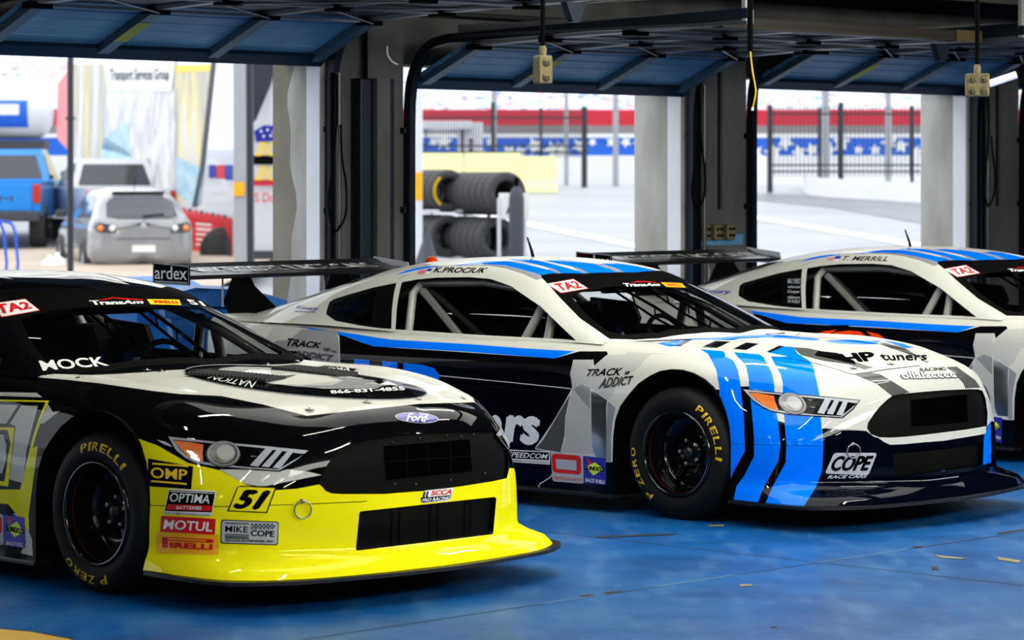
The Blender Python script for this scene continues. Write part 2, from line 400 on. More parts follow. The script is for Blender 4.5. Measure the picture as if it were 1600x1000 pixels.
def cut(bm, P, mode, pose=None, flt=None):
    """split bm along polygon P ('cam' photo outline, 'side' x,z, 'top' x,y, 'front' y,z); faces inside are returned"""
    if mode == 'cam': pr = lambda c: pose.px(c)
    elif mode == 'side': pr = lambda c: (c[0], c[2])
    elif mode == 'top': pr = lambda c: (c[0], c[1])
    else: pr = lambda c: (c[1], c[2])
    xs = [p[0] for p in P]; ys = [p[1] for p in P]; e = 1e-4 if mode != 'cam' else .05
    x0, x1, y0, y1 = min(xs)-e, max(xs)+e, min(ys)-e, max(ys)+e
    cache = {}
    def pv(v):
        k = v.co.to_tuple(5)
        if k not in cache: cache[k] = pr(v.co)
        return cache[k]
    def near(f):
        if flt and not flt(f): return False
        if mode == 'cam' and (f.calc_center_median()-pose.cam).dot(f.normal) > 0: return False
        q = [pv(v) for v in f.verts]
        return max(a for a, b in q) >= x0 and min(a for a, b in q) <= x1 and max(b for a, b in q) >= y0 and min(b for a, b in q) <= y1
    loc = set(f for f in bm.faces if near(f))
    n = len(P)
    for i in range(n):
        a, b = P[i], P[(i+1) % n]
        if abs(a[0]-b[0])+abs(a[1]-b[1]) < 1e-9: continue
        if mode == 'cam':
            co = pose.cam; no = pose.ray(*a).cross(pose.ray(*b))
        elif mode == 'side': co = Vector((a[0], 0, a[1])); no = Vector((b[0]-a[0], 0, b[1]-a[1])).cross(Vector((0, 1, 0)))
        elif mode == 'top': co = Vector((a[0], a[1], 0)); no = Vector((b[0]-a[0], b[1]-a[1], 0)).cross(Vector((0, 0, 1)))
        else: co = Vector((0, a[0], a[1])); no = Vector((0, b[0]-a[0], b[1]-a[1])).cross(Vector((1, 0, 0)))
        if no.length < 1e-12: continue
        sx0, sx1, sy0, sy1 = min(a[0], b[0])-e, max(a[0], b[0])+e, min(a[1], b[1])-e, max(a[1], b[1])+e
        sub = []
        for f in loc:
            q = [pv(v) for v in f.verts]
            if max(p[0] for p in q) >= sx0 and min(p[0] for p in q) <= sx1 and max(p[1] for p in q) >= sy0 and min(p[1] for p in q) <= sy1: sub.append(f)
        if not sub: continue
        es = set(); vs = set()
        for f in sub:
            es.update(f.edges); vs.update(f.verts)
        nb = set()
        for ed in es: nb.update(ed.link_faces)
        r = bmesh.ops.bisect_plane(bm, geom=sub+list(es)+list(vs), dist=1e-6, plane_co=co, plane_no=no.normalized())
        loc = set(f for f in loc if f.is_valid)
        for g in r['geom']:
            if isinstance(g, bmesh.types.BMFace) and g.is_valid: loc.add(g)
        for g in r['geom_cut']:
            for f in g.link_faces:
                if f not in loc and near(f): loc.add(f)
    res = []
    for f in loc:
        if not f.is_valid: continue
        c = pr(f.calc_center_median())
        if inpoly(c[0], c[1], P) and (not flt or flt(f)): res.append(f)
    return res
def bm_obj(bm, name, mats, parent, sm=None, label=None):
    me = bpy.data.meshes.new(name); bm.to_mesh(me)
    for m in mats: me.materials.append(m)
    me.polygons.foreach_set('use_smooth', [True]*len(me.polygons))
    if sm is not None:
        me.normals_split_custom_set_from_vertices([tuple(sm.norm_at(v.co)) for v in me.vertices])
    o = bpy.data.objects.new(name, me); COL.objects.link(o); o.parent = parent
    if label: o['label'] = label
    return o
def separate(bm, faces):
    """move faces to a new bmesh (material indices kept)"""
    nb = bmesh.new(); mp = {}
    for f in faces:
        vs = []
        for v in f.verts:
            if v not in mp: mp[v] = nb.verts.new(v.co)
            vs.append(mp[v])
        try: g = nb.faces.new(vs); g.material_index = f.material_index
        except ValueError: pass
    bmesh.ops.delete(bm, geom=faces, context='FACES'); return nb
ARCH = [(-.43, 0.), (-.43, .28), (-.425, .40), (-.41, .49), (-.375, .56), (-.318, .622), (-.26, .68), (-.19, .722), (-.12, .750), (-.05, .762), (.02, .762), (.09, .748), (.16, .722), (.22, .683), (.265, .63), (.30, .565), (.325, .49), (.34, .40), (.345, .30), (.345, 0.)]
ARCHR = [(x*.93-2.83, z*.98) for x, z in ARCH]
# ------------------------------------------------------------------ vinyl marks laid on the body
def Zc(ox, oy, s): return lambda *pts: [(ox+a/s, oy+b/s) for a, b in pts]
from mathutils.geometry import tessellate_polygon
def tri_poly(P):
    t = tessellate_polygon([[Vector((a, b, 0)) for a, b in P]])
    return [tuple(p) for p in P], [tuple(x) for x in t]
def split_tris(V, T, thr):
    V = [tuple(v) for v in V]
    for _ in range(6):
        if not T: break
        mx = max(max(math.dist(V[a], V[b]), math.dist(V[b], V[c]), math.dist(V[c], V[a])) for a, b, c in T)
        if mx <= thr: break
        mid = {}
        def md(a, b):
            k = (min(a, b), max(a, b))
            if k not in mid: V.append(((V[a][0]+V[b][0])/2, (V[a][1]+V[b][1])/2)); mid[k] = len(V)-1
            return mid[k]
        NT = []
        for a, b, c in T:
            x, y, z = md(a, b), md(b, c), md(c, a); NT += [(a, x, z), (x, b, y), (z, y, c), (x, y, z)]
        T = NT
    return V, T
def rrect(q, r, n=4, asp=None):
    """rounded rectangle inside quad q, r as a fraction of its height"""
    TL, TR, BR, BL = [Vector(p) for p in q]
    if asp is None: asp = max(.2, (TR-TL).length/max(1e-6, (BL-TL).length))
    pts = []
    for cx, cy, a0 in ((1-r/asp, 1-r, 0), (r/asp, 1-r, 90), (r/asp, r, 180), (1-r/asp, r, 270)):
        for k in range(n+1):
            a = math.radians(a0+90*k/n); pts.append((cx+math.cos(a)*r/asp, cy+math.sin(a)*r))
    return [tuple(x) for x in quadmap(q, [p[0] for p in pts], [p[1] for p in pts])]
def ell(q, n=36):
    a = [2*math.pi*k/n for k in range(n)]
    return [tuple(x) for x in quadmap(q, [.5+.5*math.cos(t) for t in a], [.5+.5*math.sin(t) for t in a])]
def ellc(cx, cy, rx, ry, rot=0, n=40):
    c, s = math.cos(math.radians(rot)), math.sin(math.radians(rot))
    return [(cx+rx*math.cos(t)*c-ry*math.sin(t)*s, cy+rx*math.cos(t)*s+ry*math.sin(t)*c) for t in [2*math.pi*k/n for k in range(n)]]
def decal(name, items, pose, sm, parent, label=None, base=.0016, step=.0007, thr=9., mirror=False):
    """items: ('p',poly,mat) ('t',string,quad,mat,bold,shear) ; photo outlines dropped onto the body along its surface"""
    mb = MB(); mb2 = MB(); lev = 0
    work = []
    for it in items:
        if it[0] == 'p':
            V, T = tri_poly(it[1]); work.append((V, T, it[2], step))
        else:
            _, s, q, m = it[:4]; bold = it[4] if len(it) > 4 else 0; sh = it[5] if len(it) > 5 else 0
            v, T, _ = text2d(s, bold, sh); ex, ey = _em[(s, bold, sh, 1.)]; g = max(0., bold-.008)*(.3 if 'M' in s else 1.)
            sh_ = ((0, 0),) if g < .004 else ((-g, 0), (g, 0), (0, g*.6), (0, -g*.6)) if g < .03 else ((-g, 0), (-g*.5, 0), (0, 0), (g*.5, 0), (g, 0), (0, g*.6), (0, -g*.6))
            for dx, dy in sh_:
                a_, b_ = (v[:, 0]*(ex)+g+dx)/(ex+2*g), (v[:, 1]*ey+g+dy)/(ey+2*g)
                work.append(([tuple(x) for x in quadmap(q, a_, b_)], T, m, .00012))
            work[-1] = work[-1][:3]+(step,)
    for V, T, m, dstep in work:
        V, T = split_tris(V, T, thr)
        off = base+lev; lev += dstep; vs = []; ok = []
        for (u, w) in V:
            p = sm.hit(pose.cam, pose.ray(u, w))
            if p is None: vs.append(Vector((0, 0, 0))); ok.append(False)
            else: vs.append(p+sm.norm_at(p)*off); ok.append(True)
        ff = []
        for t in T:
            if all(ok[i] for i in t) and max((vs[t[0]]-vs[t[1]]).length, (vs[t[1]]-vs[t[2]]).length, (vs[t[0]]-vs[t[2]]).length) < .25:
                a, b, c = t
                if (vs[b]-vs[a]).cross(vs[c]-vs[a]).dot(sm.norm_at(vs[a])) < 0: b, c = c, b
                ff.append((a, b, c))
        mb.add(vs, ff, M[m])
        if mirror: mb2.add([Vector((v.x, -v.y, v.z)) for v in vs], [f[::-1] for f in ff], M[m])
    if mirror: mb2.build(name, parent, label=label, fixn=False)
    o = mb.build(name, parent, label=label, fixn=False); return o
PAINT = ['cream', 'black', 'navy', 'blue', 'yellow', 'dgray', 'mgray', 'lgray', 'orange', 'chrome', 'fine']
def mir(h): return h+[(x, -y) for x, y in h[::-1] if abs(y) > 1e-6]
WS = mir([(-.325, 0), (-.385, .306), (-.451, .531), (-.52, .64), (-.62, .735), (-.866, .690), (-1.10, .612), (-1.27, .548), (-1.30, .515), (-1.28, .47), (-1.15, .33), (-1.09, .18), (-1.06, 0)])
WSC = mir([(-.37, 0), (-.43, .30), (-.49, .50), (-.60, .66), (-.68, .690), (-.88, .640), (-1.03, .575), (-1.01, .5), (-.92, .28), (-.84, 0)])
RW = mir([(-2.62, 0), (-2.68, .45), (-2.75, .50), (-3.45, .52), (-3.5, .45), (-3.52, 0)])
DOOR = [(-2.13, .887), (-2.266, 1.146), (-2.164, 1.163), (-2.012, 1.178), (-1.762, 1.186), (-1.598, 1.18), (-1.42, 1.145), (-1.149, 1.046), (-.80, .875), (-1.036, .874), (-1.5, .879)]
QTR = [(-2.795, 1.021), (-2.774, 1.039), (-2.662, 1.068), (-2.492, 1.110), (-2.31, 1.142), (-2.165, .892), (-2.26, .893), (-2.418, .903), (-2.627, .922), (-2.74, .955)]
def make_shell(pose, paintL, paintG, base, grille, lowop):
    L = grid_bm(body_grid()); Gn = grid_bm(green_grid(), True); sm = Smooth(L, Gn); smL = Smooth(L); smG = Smooth(Gn)
    for f in L.faces: f.material_index = PAINT.index(base)
    for f in Gn.faces: f.material_index = PAINT.index(base)
    out = {}
    cc = lambda f: f.calc_center_median()
    # hollow under the greenhouse
    bmesh.ops.delete(L, geom=[f for f in L.faces if -3.3 < cc(f).x < -.62 and abs(cc(f).y) < .765 and cc(f).z > .8], context='FACES')
    bmesh.ops.delete(Gn, geom=[f for f in Gn.faces if cc(f).z < .84], context='FACES')
    for A in (ARCH, ARCHR):
        bmesh.ops.delete(L, geom=cut(L, A, 'side', None, lambda f: abs(cc(f).y) > .72), context='FACES')
    for k, P in paintL:
        for f in cut(L, P, 'cam', pose): f.material_index = PAINT.index(k)
    for k, P in paintG:
        for f in cut(Gn, P, 'cam', pose): f.material_index = PAINT.index(k)
    # greenhouse openings
    inner = [(x*1.0, z) for x, z in DOOR]
    out['win'] = []
    bmesh.ops.delete(Gn, geom=cut(Gn, inner, 'side', None, lambda f: abs(f.normal.y) > .3), context='FACES')
    q = cut(Gn, QTR, 'side', None, lambda f: abs(f.normal.y) > .3); out['qr'] = separate(Gn, [f for f in q if cc(f).y < 0]); out['ql'] = separate(Gn, [f for f in q if f.is_valid and cc(f).y > 0])
    out['ws'] = separate(Gn, cut(Gn, WS, 'top', None, lambda f: f.normal.z > .2))
    out['rw'] = separate(Gn, cut(Gn, RW, 'top', None, lambda f: f.normal.z > .2))
    for k in ('grille', 'lowop'):
        P = {'grille': grille, 'lowop': lowop}[k]
        out[k] = separate(L, cut(L, P, 'cam', pose)) if P else None
    out.update(L=L, G=Gn, sm=sm, smL=smL, smG=smG); return out

SUPP = [(-3.90, 1.15), (-3.76, 1.148), (-3.715, 1.085), (-3.53, .965), (-3.52, .89), (-3.93, .88), (-3.99, .985)]
M['wpole'] = mat('pale_rod', (.45, .45, .45), .4)
def wheel(parent, x, side, rot, z=.338, steer=0):
    """race wheel: slick tyre with a deep black rim; side -1 = right of the car"""
    t = MB(); R, r = .338, .212
    prof = [(r, -.02), (r+.006, -.006), (r+.02, .0), (r+.045, .006), (r+.075, .005), (R-.035, -.004), (R-.016, -.016), (R-.004, -.034), (R, -.06), (R, -.22), (R-.006, -.25), (R-.03, -.275), (r+.02, -.28), (r, -.26)]
    t.lathe(prof, M['tyre'], 72)
    o = t.build('wheel', parent); o.location = (x, side*.942, z)
    # mesh built with outer face toward +y; turn it for the right side
    o.rotation_euler = (0, -math.radians(rot)*1, math.pi if side < 0 else 0)
    w = MB()
    w.lathe([(.222, -.004), (.216, .006), (.209, .006), (.206, -.004), (.203, -.02), (.196, -.05), (.192, -.11), (.186, -.135), (.17, -.142), (.12, -.146), (.07, -.135), (.07, -.118), (0, -.118)], M['rim'], 64)
    for k in range(5):
        a = 2*math.pi*k/5+.3
        w.box((math.cos(a)*.125, -.132, math.sin(a)*.125), (.10, .018, .03), M['rim'], Matrix.Rotation(-a, 3, 'Y'), bev=.006)
    w.build('wheel_rim', o)
    m = MB(); m.lathe([(.2005, -.030), (.1995, -.036)], M['redline'], 64); m.build('red_rim_line', o, label='thin red line inside the rim')
    h = MB(); h.lathe([(.034, -.118), (.034, -.10), (.026, -.088), (.012, -.082), (0, -.082)], M['dsteel'], 24); h.build('hub_cap', o)
    for k in range(5):
        a = 2*math.pi*k/5
        n = MB(); c = (math.cos(a)*.062, -.106, math.sin(a)*.062)
        n.lathe([(.0, .010), (.008, .010), (.012, .004), (.012, -.012)], M['steel'], 6, c=c); n.build('lug_nut', o)
    for word, mid, dsp, hgt, mt in (('PIRELLI', 62, 66, .036, 'tyretxt'), ('P ZERO', 243, 62, .036, 'tyretxt')):
        tb = MB(); n = len(word); widths = []
        for ch in word: widths.append(.55 if ch == 'I' else (.5 if ch == ' ' else 1.))
        tot = sum(widths); acc = 0
        for ch, wd in zip(word, widths):
            a = mid-dsp/2+dsp*(acc+wd/2)/tot; acc += wd
            if ch == ' ': continue
            v, T, asp = text2d(ch, .022); wl = (.30 if ch == 'I' else .80)/tot*math.radians(dsp)*(.275)
            V_, T = split_tris([tuple(q) for q in v], T, .22); vs = []
            for s_, t_ in V_:
                rr = .262+t_*hgt; th = math.radians(a)+(s_-.5)*wl/.275+ (t_-.5)*.02
                # clockwise from the top seen from outside (looking along -y): right = -x for +y face
                yy = float(np.interp(rr, [r+.045, r+.075, R-.035], [.0066, .0058, -.0034]))+.0012
                vs.append(Vector((-rr*math.sin(th), yy, rr*math.cos(th))))
            tb.add(vs, [tuple(f[::-1]) for f in T], M[mt])
        tb.build('tyre_lettering', o, label='yellow word %s moulded round the sidewall' % word.replace('P ZERO', 'PZERO'))
    return o
def build_car(name, idx, S, label, lower=M['carbon'], ledgecol=None, wheelrot=0, grillemat='grille'):
    P = POSE[idx]
    root = empty(name, (P.X, P.Y, P.dz), label, 'race car', math.atan2(P.F[1], P.F[0]), 'race cars parked side by side')
    paints = [M[k] for k in PAINT]
    if 'obj' not in S:
        S['obj'] = {}
        S['obj']['body_shell'] = bm_obj(S['L'], 'body_shell', paints, root, S['smL'])
        S['obj']['roof_and_pillars'] = bm_obj(S['G'], 'roof_and_pillars', paints, root, S['smG'])
        ws = S['ws']
        for f in ws.faces: f.material_index = 1
        for f in cut(ws, WSC, 'top'): f.material_index = 0
        S['obj']['windshield'] = bm_obj(ws, 'windshield', [M['glass'], M['matblack']], root, S['smG'])
        rw = S['rw']
        for f in rw.faces: f.material_index = 0
        S['obj']['rear_window'] = bm_obj(rw, 'rear_window', [M['qglass']], root, S['smG'])
        qc = [(-2.745, 1.01), (-2.66, 1.045), (-2.43, 1.10), (-2.34, .915), (-2.42, .918), (-2.62, .94), (-2.70, .965)]
        for k, n in (('qr', 'quarter_window'), ('ql', 'quarter_window')):
            b = S[k]
            for f in b.faces: f.material_index = 1
            for f in cut(b, qc, 'side'): f.material_index = 0
            S['obj'][k] = bm_obj(b, n, [M['qglass'], M['matblack']], root, S['smG'])
        g = S['grille']
        if g:
            for f in g.faces: f.material_index = 0
            for v in g.verts: v.co.x -= .012
            S['obj']['grille'] = bm_obj(g, 'grille', [M[grillemat]], root, S['smL'])
        g = S['lowop']
        if g:
            for f in g.faces: f.material_index = 0
            for v in g.verts: v.co.x -= .02
            S['obj']['lower_air_inlet'] = bm_obj(g, 'lower_air_inlet', [M['grille']], root, S['smL'])
    else:
        for k, o in S['obj'].items():
            c = o.copy(); COL.objects.link(c); c.parent = root
    # splitter plate
    sp = [(.36, .975), (.60, .985), (.86, .955), (1.02, .76), (1.10, .45), (1.14, .2), (1.15, 0)]
    sp = [tuple(x) for x in hermite(np.array([(a, b, 0) for a, b in sp]), [2, 3, 4, 4, 3, 3])[:, :2]]
    full = sp+[(x, -y) for x, y in sp[::-1][1:]]
    mb = MB(); n = len(full); R = Matrix.Rotation(0, 3, 'X')
    vs = [Vector((x, y, .112)) for x, y in full]+[Vector((x, y, .128)) for x, y in full]
    mb.add(vs, [tuple(range(n))[::-1], tuple(range(n, 2*n))]+[(i, (i+1) % n, (i+1) % n+n, i+n) for i in range(n)], lower)
    mb.build('front_splitter', root, label='dark flat splitter blade under the nose')
    for s in (-1, 1):
        mb = MB(); mb.box((-1.36, s*.905, .085), (1.88, .09, .02), lower, bev=.004); mb.build('side_skirt', root)
    # wheel wells, floor, bulkheads
    for c, A in ((0, ARCH), (-2.83, ARCHR)):
        for s in (-1, 1):
            mb = MB(); vs = []; n = len(A)
            for y in (.925, .50):
                for x, z in A: vs.append((x, s*y, max(z, .09)))
            mb.add(vs, [(i, i+1, i+1+n, i+n) for i in range(n-1)]+[tuple(range(n, 2*n))], M['matblack'])
            mb.build('wheel_well', root)
    mb = MB(); mb.box((-1.35, 0, .10), (4.5, 1.0, .02), M['matblack']); mb.build('underbody', root)
    mb = MB(); mb.box((-1.35, 0, .13), (1.8, 1.66, .02), M['matblack']); mb.build('cockpit_floor', root)
    mb = MB(); mb.box((-.42, 0, .48), (.02, 1.5, .70), M['matblack']); mb.build('firewall', root)
    mb = MB(); mb.box((-2.42, 0, .50), (.02, 1.55, .74), M['matblack']); mb.box((-2.85, 0, .86), (.86, 1.45, .02), M['matblack']); mb.build('rear_bulkhead', root)
    mb = MB(); mb.prism([(-.44, .70), (-.44, .865), (-.55, .868), (-.72, .84), (-.80, .79), (-.76, .70)], M['dash'], 1.46); mb.build('dashboard', root)
    # roll cage
    cg = MB(); r = .024; C = M['cage']
    for s in (-1, 1):
        cg.tube([(-2.13, s*.70, .15), (-2.14, s*.70, .85), (-2.20, s*.60, 1.08), (-2.20, s*.52, 1.15)], r, C)
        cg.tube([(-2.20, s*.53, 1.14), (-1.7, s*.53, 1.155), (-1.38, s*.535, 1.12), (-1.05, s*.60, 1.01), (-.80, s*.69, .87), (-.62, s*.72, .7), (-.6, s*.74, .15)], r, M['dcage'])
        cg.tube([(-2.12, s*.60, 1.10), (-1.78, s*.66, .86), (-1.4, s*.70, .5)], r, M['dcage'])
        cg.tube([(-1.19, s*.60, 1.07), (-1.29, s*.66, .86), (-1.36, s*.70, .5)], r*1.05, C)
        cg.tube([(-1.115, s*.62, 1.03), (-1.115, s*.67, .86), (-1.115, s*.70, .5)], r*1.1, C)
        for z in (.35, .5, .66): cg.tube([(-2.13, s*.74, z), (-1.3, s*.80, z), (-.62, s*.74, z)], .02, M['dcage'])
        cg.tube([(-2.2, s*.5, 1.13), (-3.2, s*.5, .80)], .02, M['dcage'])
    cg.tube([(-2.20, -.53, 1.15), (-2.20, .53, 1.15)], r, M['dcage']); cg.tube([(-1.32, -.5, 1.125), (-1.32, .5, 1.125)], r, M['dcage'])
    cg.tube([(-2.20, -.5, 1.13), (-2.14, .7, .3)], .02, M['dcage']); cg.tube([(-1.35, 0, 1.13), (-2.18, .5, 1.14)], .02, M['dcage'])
    cg.build('roll_cage', root, label='pale tubular roll cage')
    cg = MB()
    for y in (-.17, .12):          # glass brace trusses behind the windscreen
        p = [(-1.10, y, 1.165), (-.78, y, 1.035), (-.46, y, .885)]; q = [(-1.10, y, 1.13), (-.80, y, .985), (-.52, y, .875)]
        cg.tube(p, .009, M['matblack'], 6); cg.tube(q, .007, M['matblack'], 6)
        for t in (.25, .5, .75):
            a = Vector(p[0]).lerp(Vector(p[2]), t); b = Vector(q[0]).lerp(Vector(q[2]), t+.06); cg.tube([a, b], .005, M['matblack'], 5)
    cg.build('windshield_brace', root)
    # seat, wheel, mirror
    s = MB(); y = .36
    s.prism([(-1.72, .25), (-1.25, .25), (-1.20, .36), (-1.55, .36), (-1.68, .95), (-1.74, 1.02), (-1.84, 1.02), (-1.86, .9)], M['seatblk'], .44, o=(0, y, 0))
    for k in (-1, 1):
        s.prism([(-1.84, .85), (-1.50, .86), (-1.47, .93), (-1.52, 1.02), (-1.84, 1.04)], M['seatblk'], .03, o=(0, y+k*.17, 0))
        s.prism([(-1.80, .30), (-1.22, .30), (-1.25, .44), (-1.55, .50), (-1.58, .72), (-1.80, .72)], M['seatblk'], .03, o=(0, y+k*.22, 0))
    st = s.build('driver_seat', root)
    b = MB()
    for k in (-1, 1): b.box((-1.60, y+k*.09, .68), (.012, .05, .42), M['seatblue'], Matrix.Rotation(.2, 3, 'Y'))
    b.build('seat_belt', st, label='blue harness straps')
    s = MB(); T = Matrix.Rotation(math.radians(-22), 3, 'Y')
    pts = [T @ Vector((0, .17*math.cos(a), .17*math.sin(a)))+Vector((-1.12, y, .80)) for a in [2*math.pi*k/24 for k in range(25)]]
    s.tube(pts, .014, M['seatblk'], 8, caps=False)
    for k in range(3):
        a = 2*math.pi*k/3+.5; s.tube([Vector((-1.12, y, .80)), T @ Vector((0, .17*math.cos(a), .17*math.sin(a)))+Vector((-1.12, y, .80))], .01, M['dsteel'], 6)
    s.tube([(-1.12, y, .80), (-.75, y, .74)], .018, M['dsteel'], 8); s.build('steering_wheel', root)
    s = MB(); s.box((-1.12, 0, 1.13), (.04, .42, .06), M['matblack'], bev=.012); s.build('rear_view_mirror', root)
    # rear wing
    wg = MB(); pr = [(-3.72, 1.140), (-3.74, 1.158), (-3.80, 1.172), (-3.90, 1.180), (-3.98, 1.198), (-4.03, 1.222), (-4.032, 1.217), (-3.98, 1.186), (-3.90, 1.160), (-3.80, 1.140), (-3.74, 1.133)]
    wg.prism(pr, lower, 1.86); wing = wg.build('rear_wing', root)
    for s in (-1, 1):
        e = MB(); e.prism([(-3.72, 1.215), (-4.05, 1.232), (-4.05, 1.105), (-3.72, 1.10)] if s < 0 else [(-3.74, 1.2), (-4.05, 1.232), (-4.05, 1.13), (-3.72, 1.11)], M['black'] if s < 0 else M['dwhite'], .006, o=(0, s*.934, 0))
        e.build('wing_endplate', wing)
        e = MB(); e.prism(SUPP, M['matblack'], .008, o=(0, s*.42, 0)); e.build('wing_support', wing)
        e = MB(); e.tube([(SUPP[-1][0]-.0, s*.43, 1.17), (SUPP[-1][0], s*.43, .95)], .006, M['wpole'], 6); e.build('wing_stay', wing)
    for (x, side) in ((0, -1), (0, 1), (-2.83, -1), (-2.83, 1)):
        wheel(root, x, side, wheelrot, .338-P.dz)
    return root
# ------------------------------------------------------------------ liveries (outlines taken along the surface)
a1 = Zc(240, 540, 2.5); a2 = Zc(200, 660, 4.166); a3 = Zc(460, 580, 3.333); a4 = Zc(280, 540, 3.81); a5 = Zc(0, 400, 3.2); a6 = Zc(0, 560, 3.125); a7 = Zc(0, 400, 6.4); a8 = Zc(0, 640, 3.335)
b1 = Zc(1100, 520, 3.2); b2 = Zc(800, 520, 3.333); b3 = Zc(800, 390, 3.478); b4 = Zc(390, 390, 2.909); b5 = Zc(660, 395, 6.667); b6 = Zc(1060, 510, 4.444); b7 = Zc(700, 560, 4.1667); b8 = Zc(1200, 540, 4.444); b9 = Zc(1100, 370, 3.03)
paint1L = [
 ('yellow', [(204, 681), (246, 696), (293, 723), (344, 735), (385, 758), (430, 766), (462, 764), (493, 758), (499, 757), (512, 768), (535, 772), (600, 772), (650, 768), (720, 760), (770, 752), (792, 747), (796, 731), (812, 733), (900, 780), (900, 950), (200, 950), (200, 850), (226, 800), (215, 730)]),
 ('cream', a2((590, 305), (760, 400), (850, 415), (900, 414), (990, 396), (1262, 342), (1180, 322), (1040, 305), (985, 318), (800, 308))),
 ('cream', a2((185, 113), (240, 124), (270, 140), (288, 162), (230, 140))),
 ('cream', [(40, 588), (100, 593), (156, 599), (240, 611), (280, 615.6), (345.6, 618.7), (411, 632), (479.5, 649.7), (560, 641), (655, 631), (742, 628.5), (738, 618), (722, 604), (700, 592), (672, 582), (640, 576), (600, 570), (540, 562), (440, 555), (300, 555), (200, 560), (40, 580)]),
 ('cream', [(690, 583), (720, 594), (748, 612), (762, 628), (757, 629), (741, 611), (715, 595)]),
 # side panel behind the front wheel
 ('cream', a6((-230, 160), (180, 168), (206, 190), (-230, 176))),
 ('yellow', a6((-230, 196), (240, 206), (205, 290), (172, 390), (100, 660), (-230, 650))),
 ('black', a6((-230, 204), (222, 214), (190, 290), (160, 385), (98, 640), (-230, 640))),
 ('cream', a6((-230, 218), (88, 228), (30, 318), (-230, 310))),
 ('cream', a6((105, 230), (185, 232), (130, 440), (112, 610), (45, 590), (76, 330), (48, 318))),
 ('yellow', a6((-230, 325), (70, 338), (40, 625), (-230, 600))),
 ('black', a6((-230, 340), (38, 350), (52, 420), (40, 470), (22, 600), (-230, 580))),
 ('cream', a6((-230, 360), (15, 372), (30, 420), (28, 500), (10, 560), (-230, 560))),
 ('cream', a6((232, 220), (258, 262), (294, 255), (215, 316), (190, 320), (200, 290))),
 ('yellow', a6((185, 428), (172, 520), (155, 650), (140, 760), (142, 845), (60, 740), (-230, 700), (-230, 650), (100, 655), (145, 440))),
 ('black', a6((-230, 690), (40, 712), (75, 755), (0, 742), (-230, 735))),
 ('cream', a6((75, 755), (140, 845), (155, 880), (160, 965), (100, 950), (125, 900), (120, 790), (60, 760))),
 # body joints
 ('black', a2((20, 540), (20, 536), (600, 546), (1080, 533), (1080, 537), (600, 551))),
 ('black', a3((70, 690), (350, 678), (380, 674), (380, 677), (350, 682), (70, 694))),
 ('mgray', a6((-60, 395), (0, 395), (0, 397), (-60, 397))),
]
paint1G = [
 ('cream', a7((-200, 110), (0, 130), (300, 128), (640, 132), (860, 142), (990, 168), (1150, 195), (1350, 232), (1620, 290), (1900, 360), (1890, 372), (1600, 308), (1300, 262), (1130, 215), (1240, 262), (1300, 285), (1150, 265), (900, 218), (700, 195), (640, 205), (500, 212), (200, 208), (-200, 185))),
 ('black', a7((150, 198), (400, 200), (560, 192), (640, 183), (560, 186), (300, 192))),
 ('black', a7((700, 190), (900, 203), (1080, 222), (1180, 252), (1050, 232), (880, 210))),
 ('black', a7((880, 148), (1010, 176), (1180, 222), (1320, 268), (1500, 305), (1290, 268), (1150, 226), (990, 180))),
 ('cream', a7((-100, 190), (60, 208), (140, 236), (60, 222), (-100, 205))),
]
gr1 = a3((128, 578), (150, 520), (190, 460), (240, 402), (270, 385), (400, 355), (550, 332), (700, 320), (900, 312), (1050, 312), (1070, 325), (1090, 365), (1105, 410), (1112, 470), (1110, 520), (1108, 548), (1090, 560), (1000, 578), (850, 602), (700, 622), (500, 636), (250, 640), (190, 636), (160, 622))
lo1 = a3((345, 730), (1040, 655), (1052, 662), (1035, 846), (1025, 850), (325, 935), (320, 925), (338, 738))
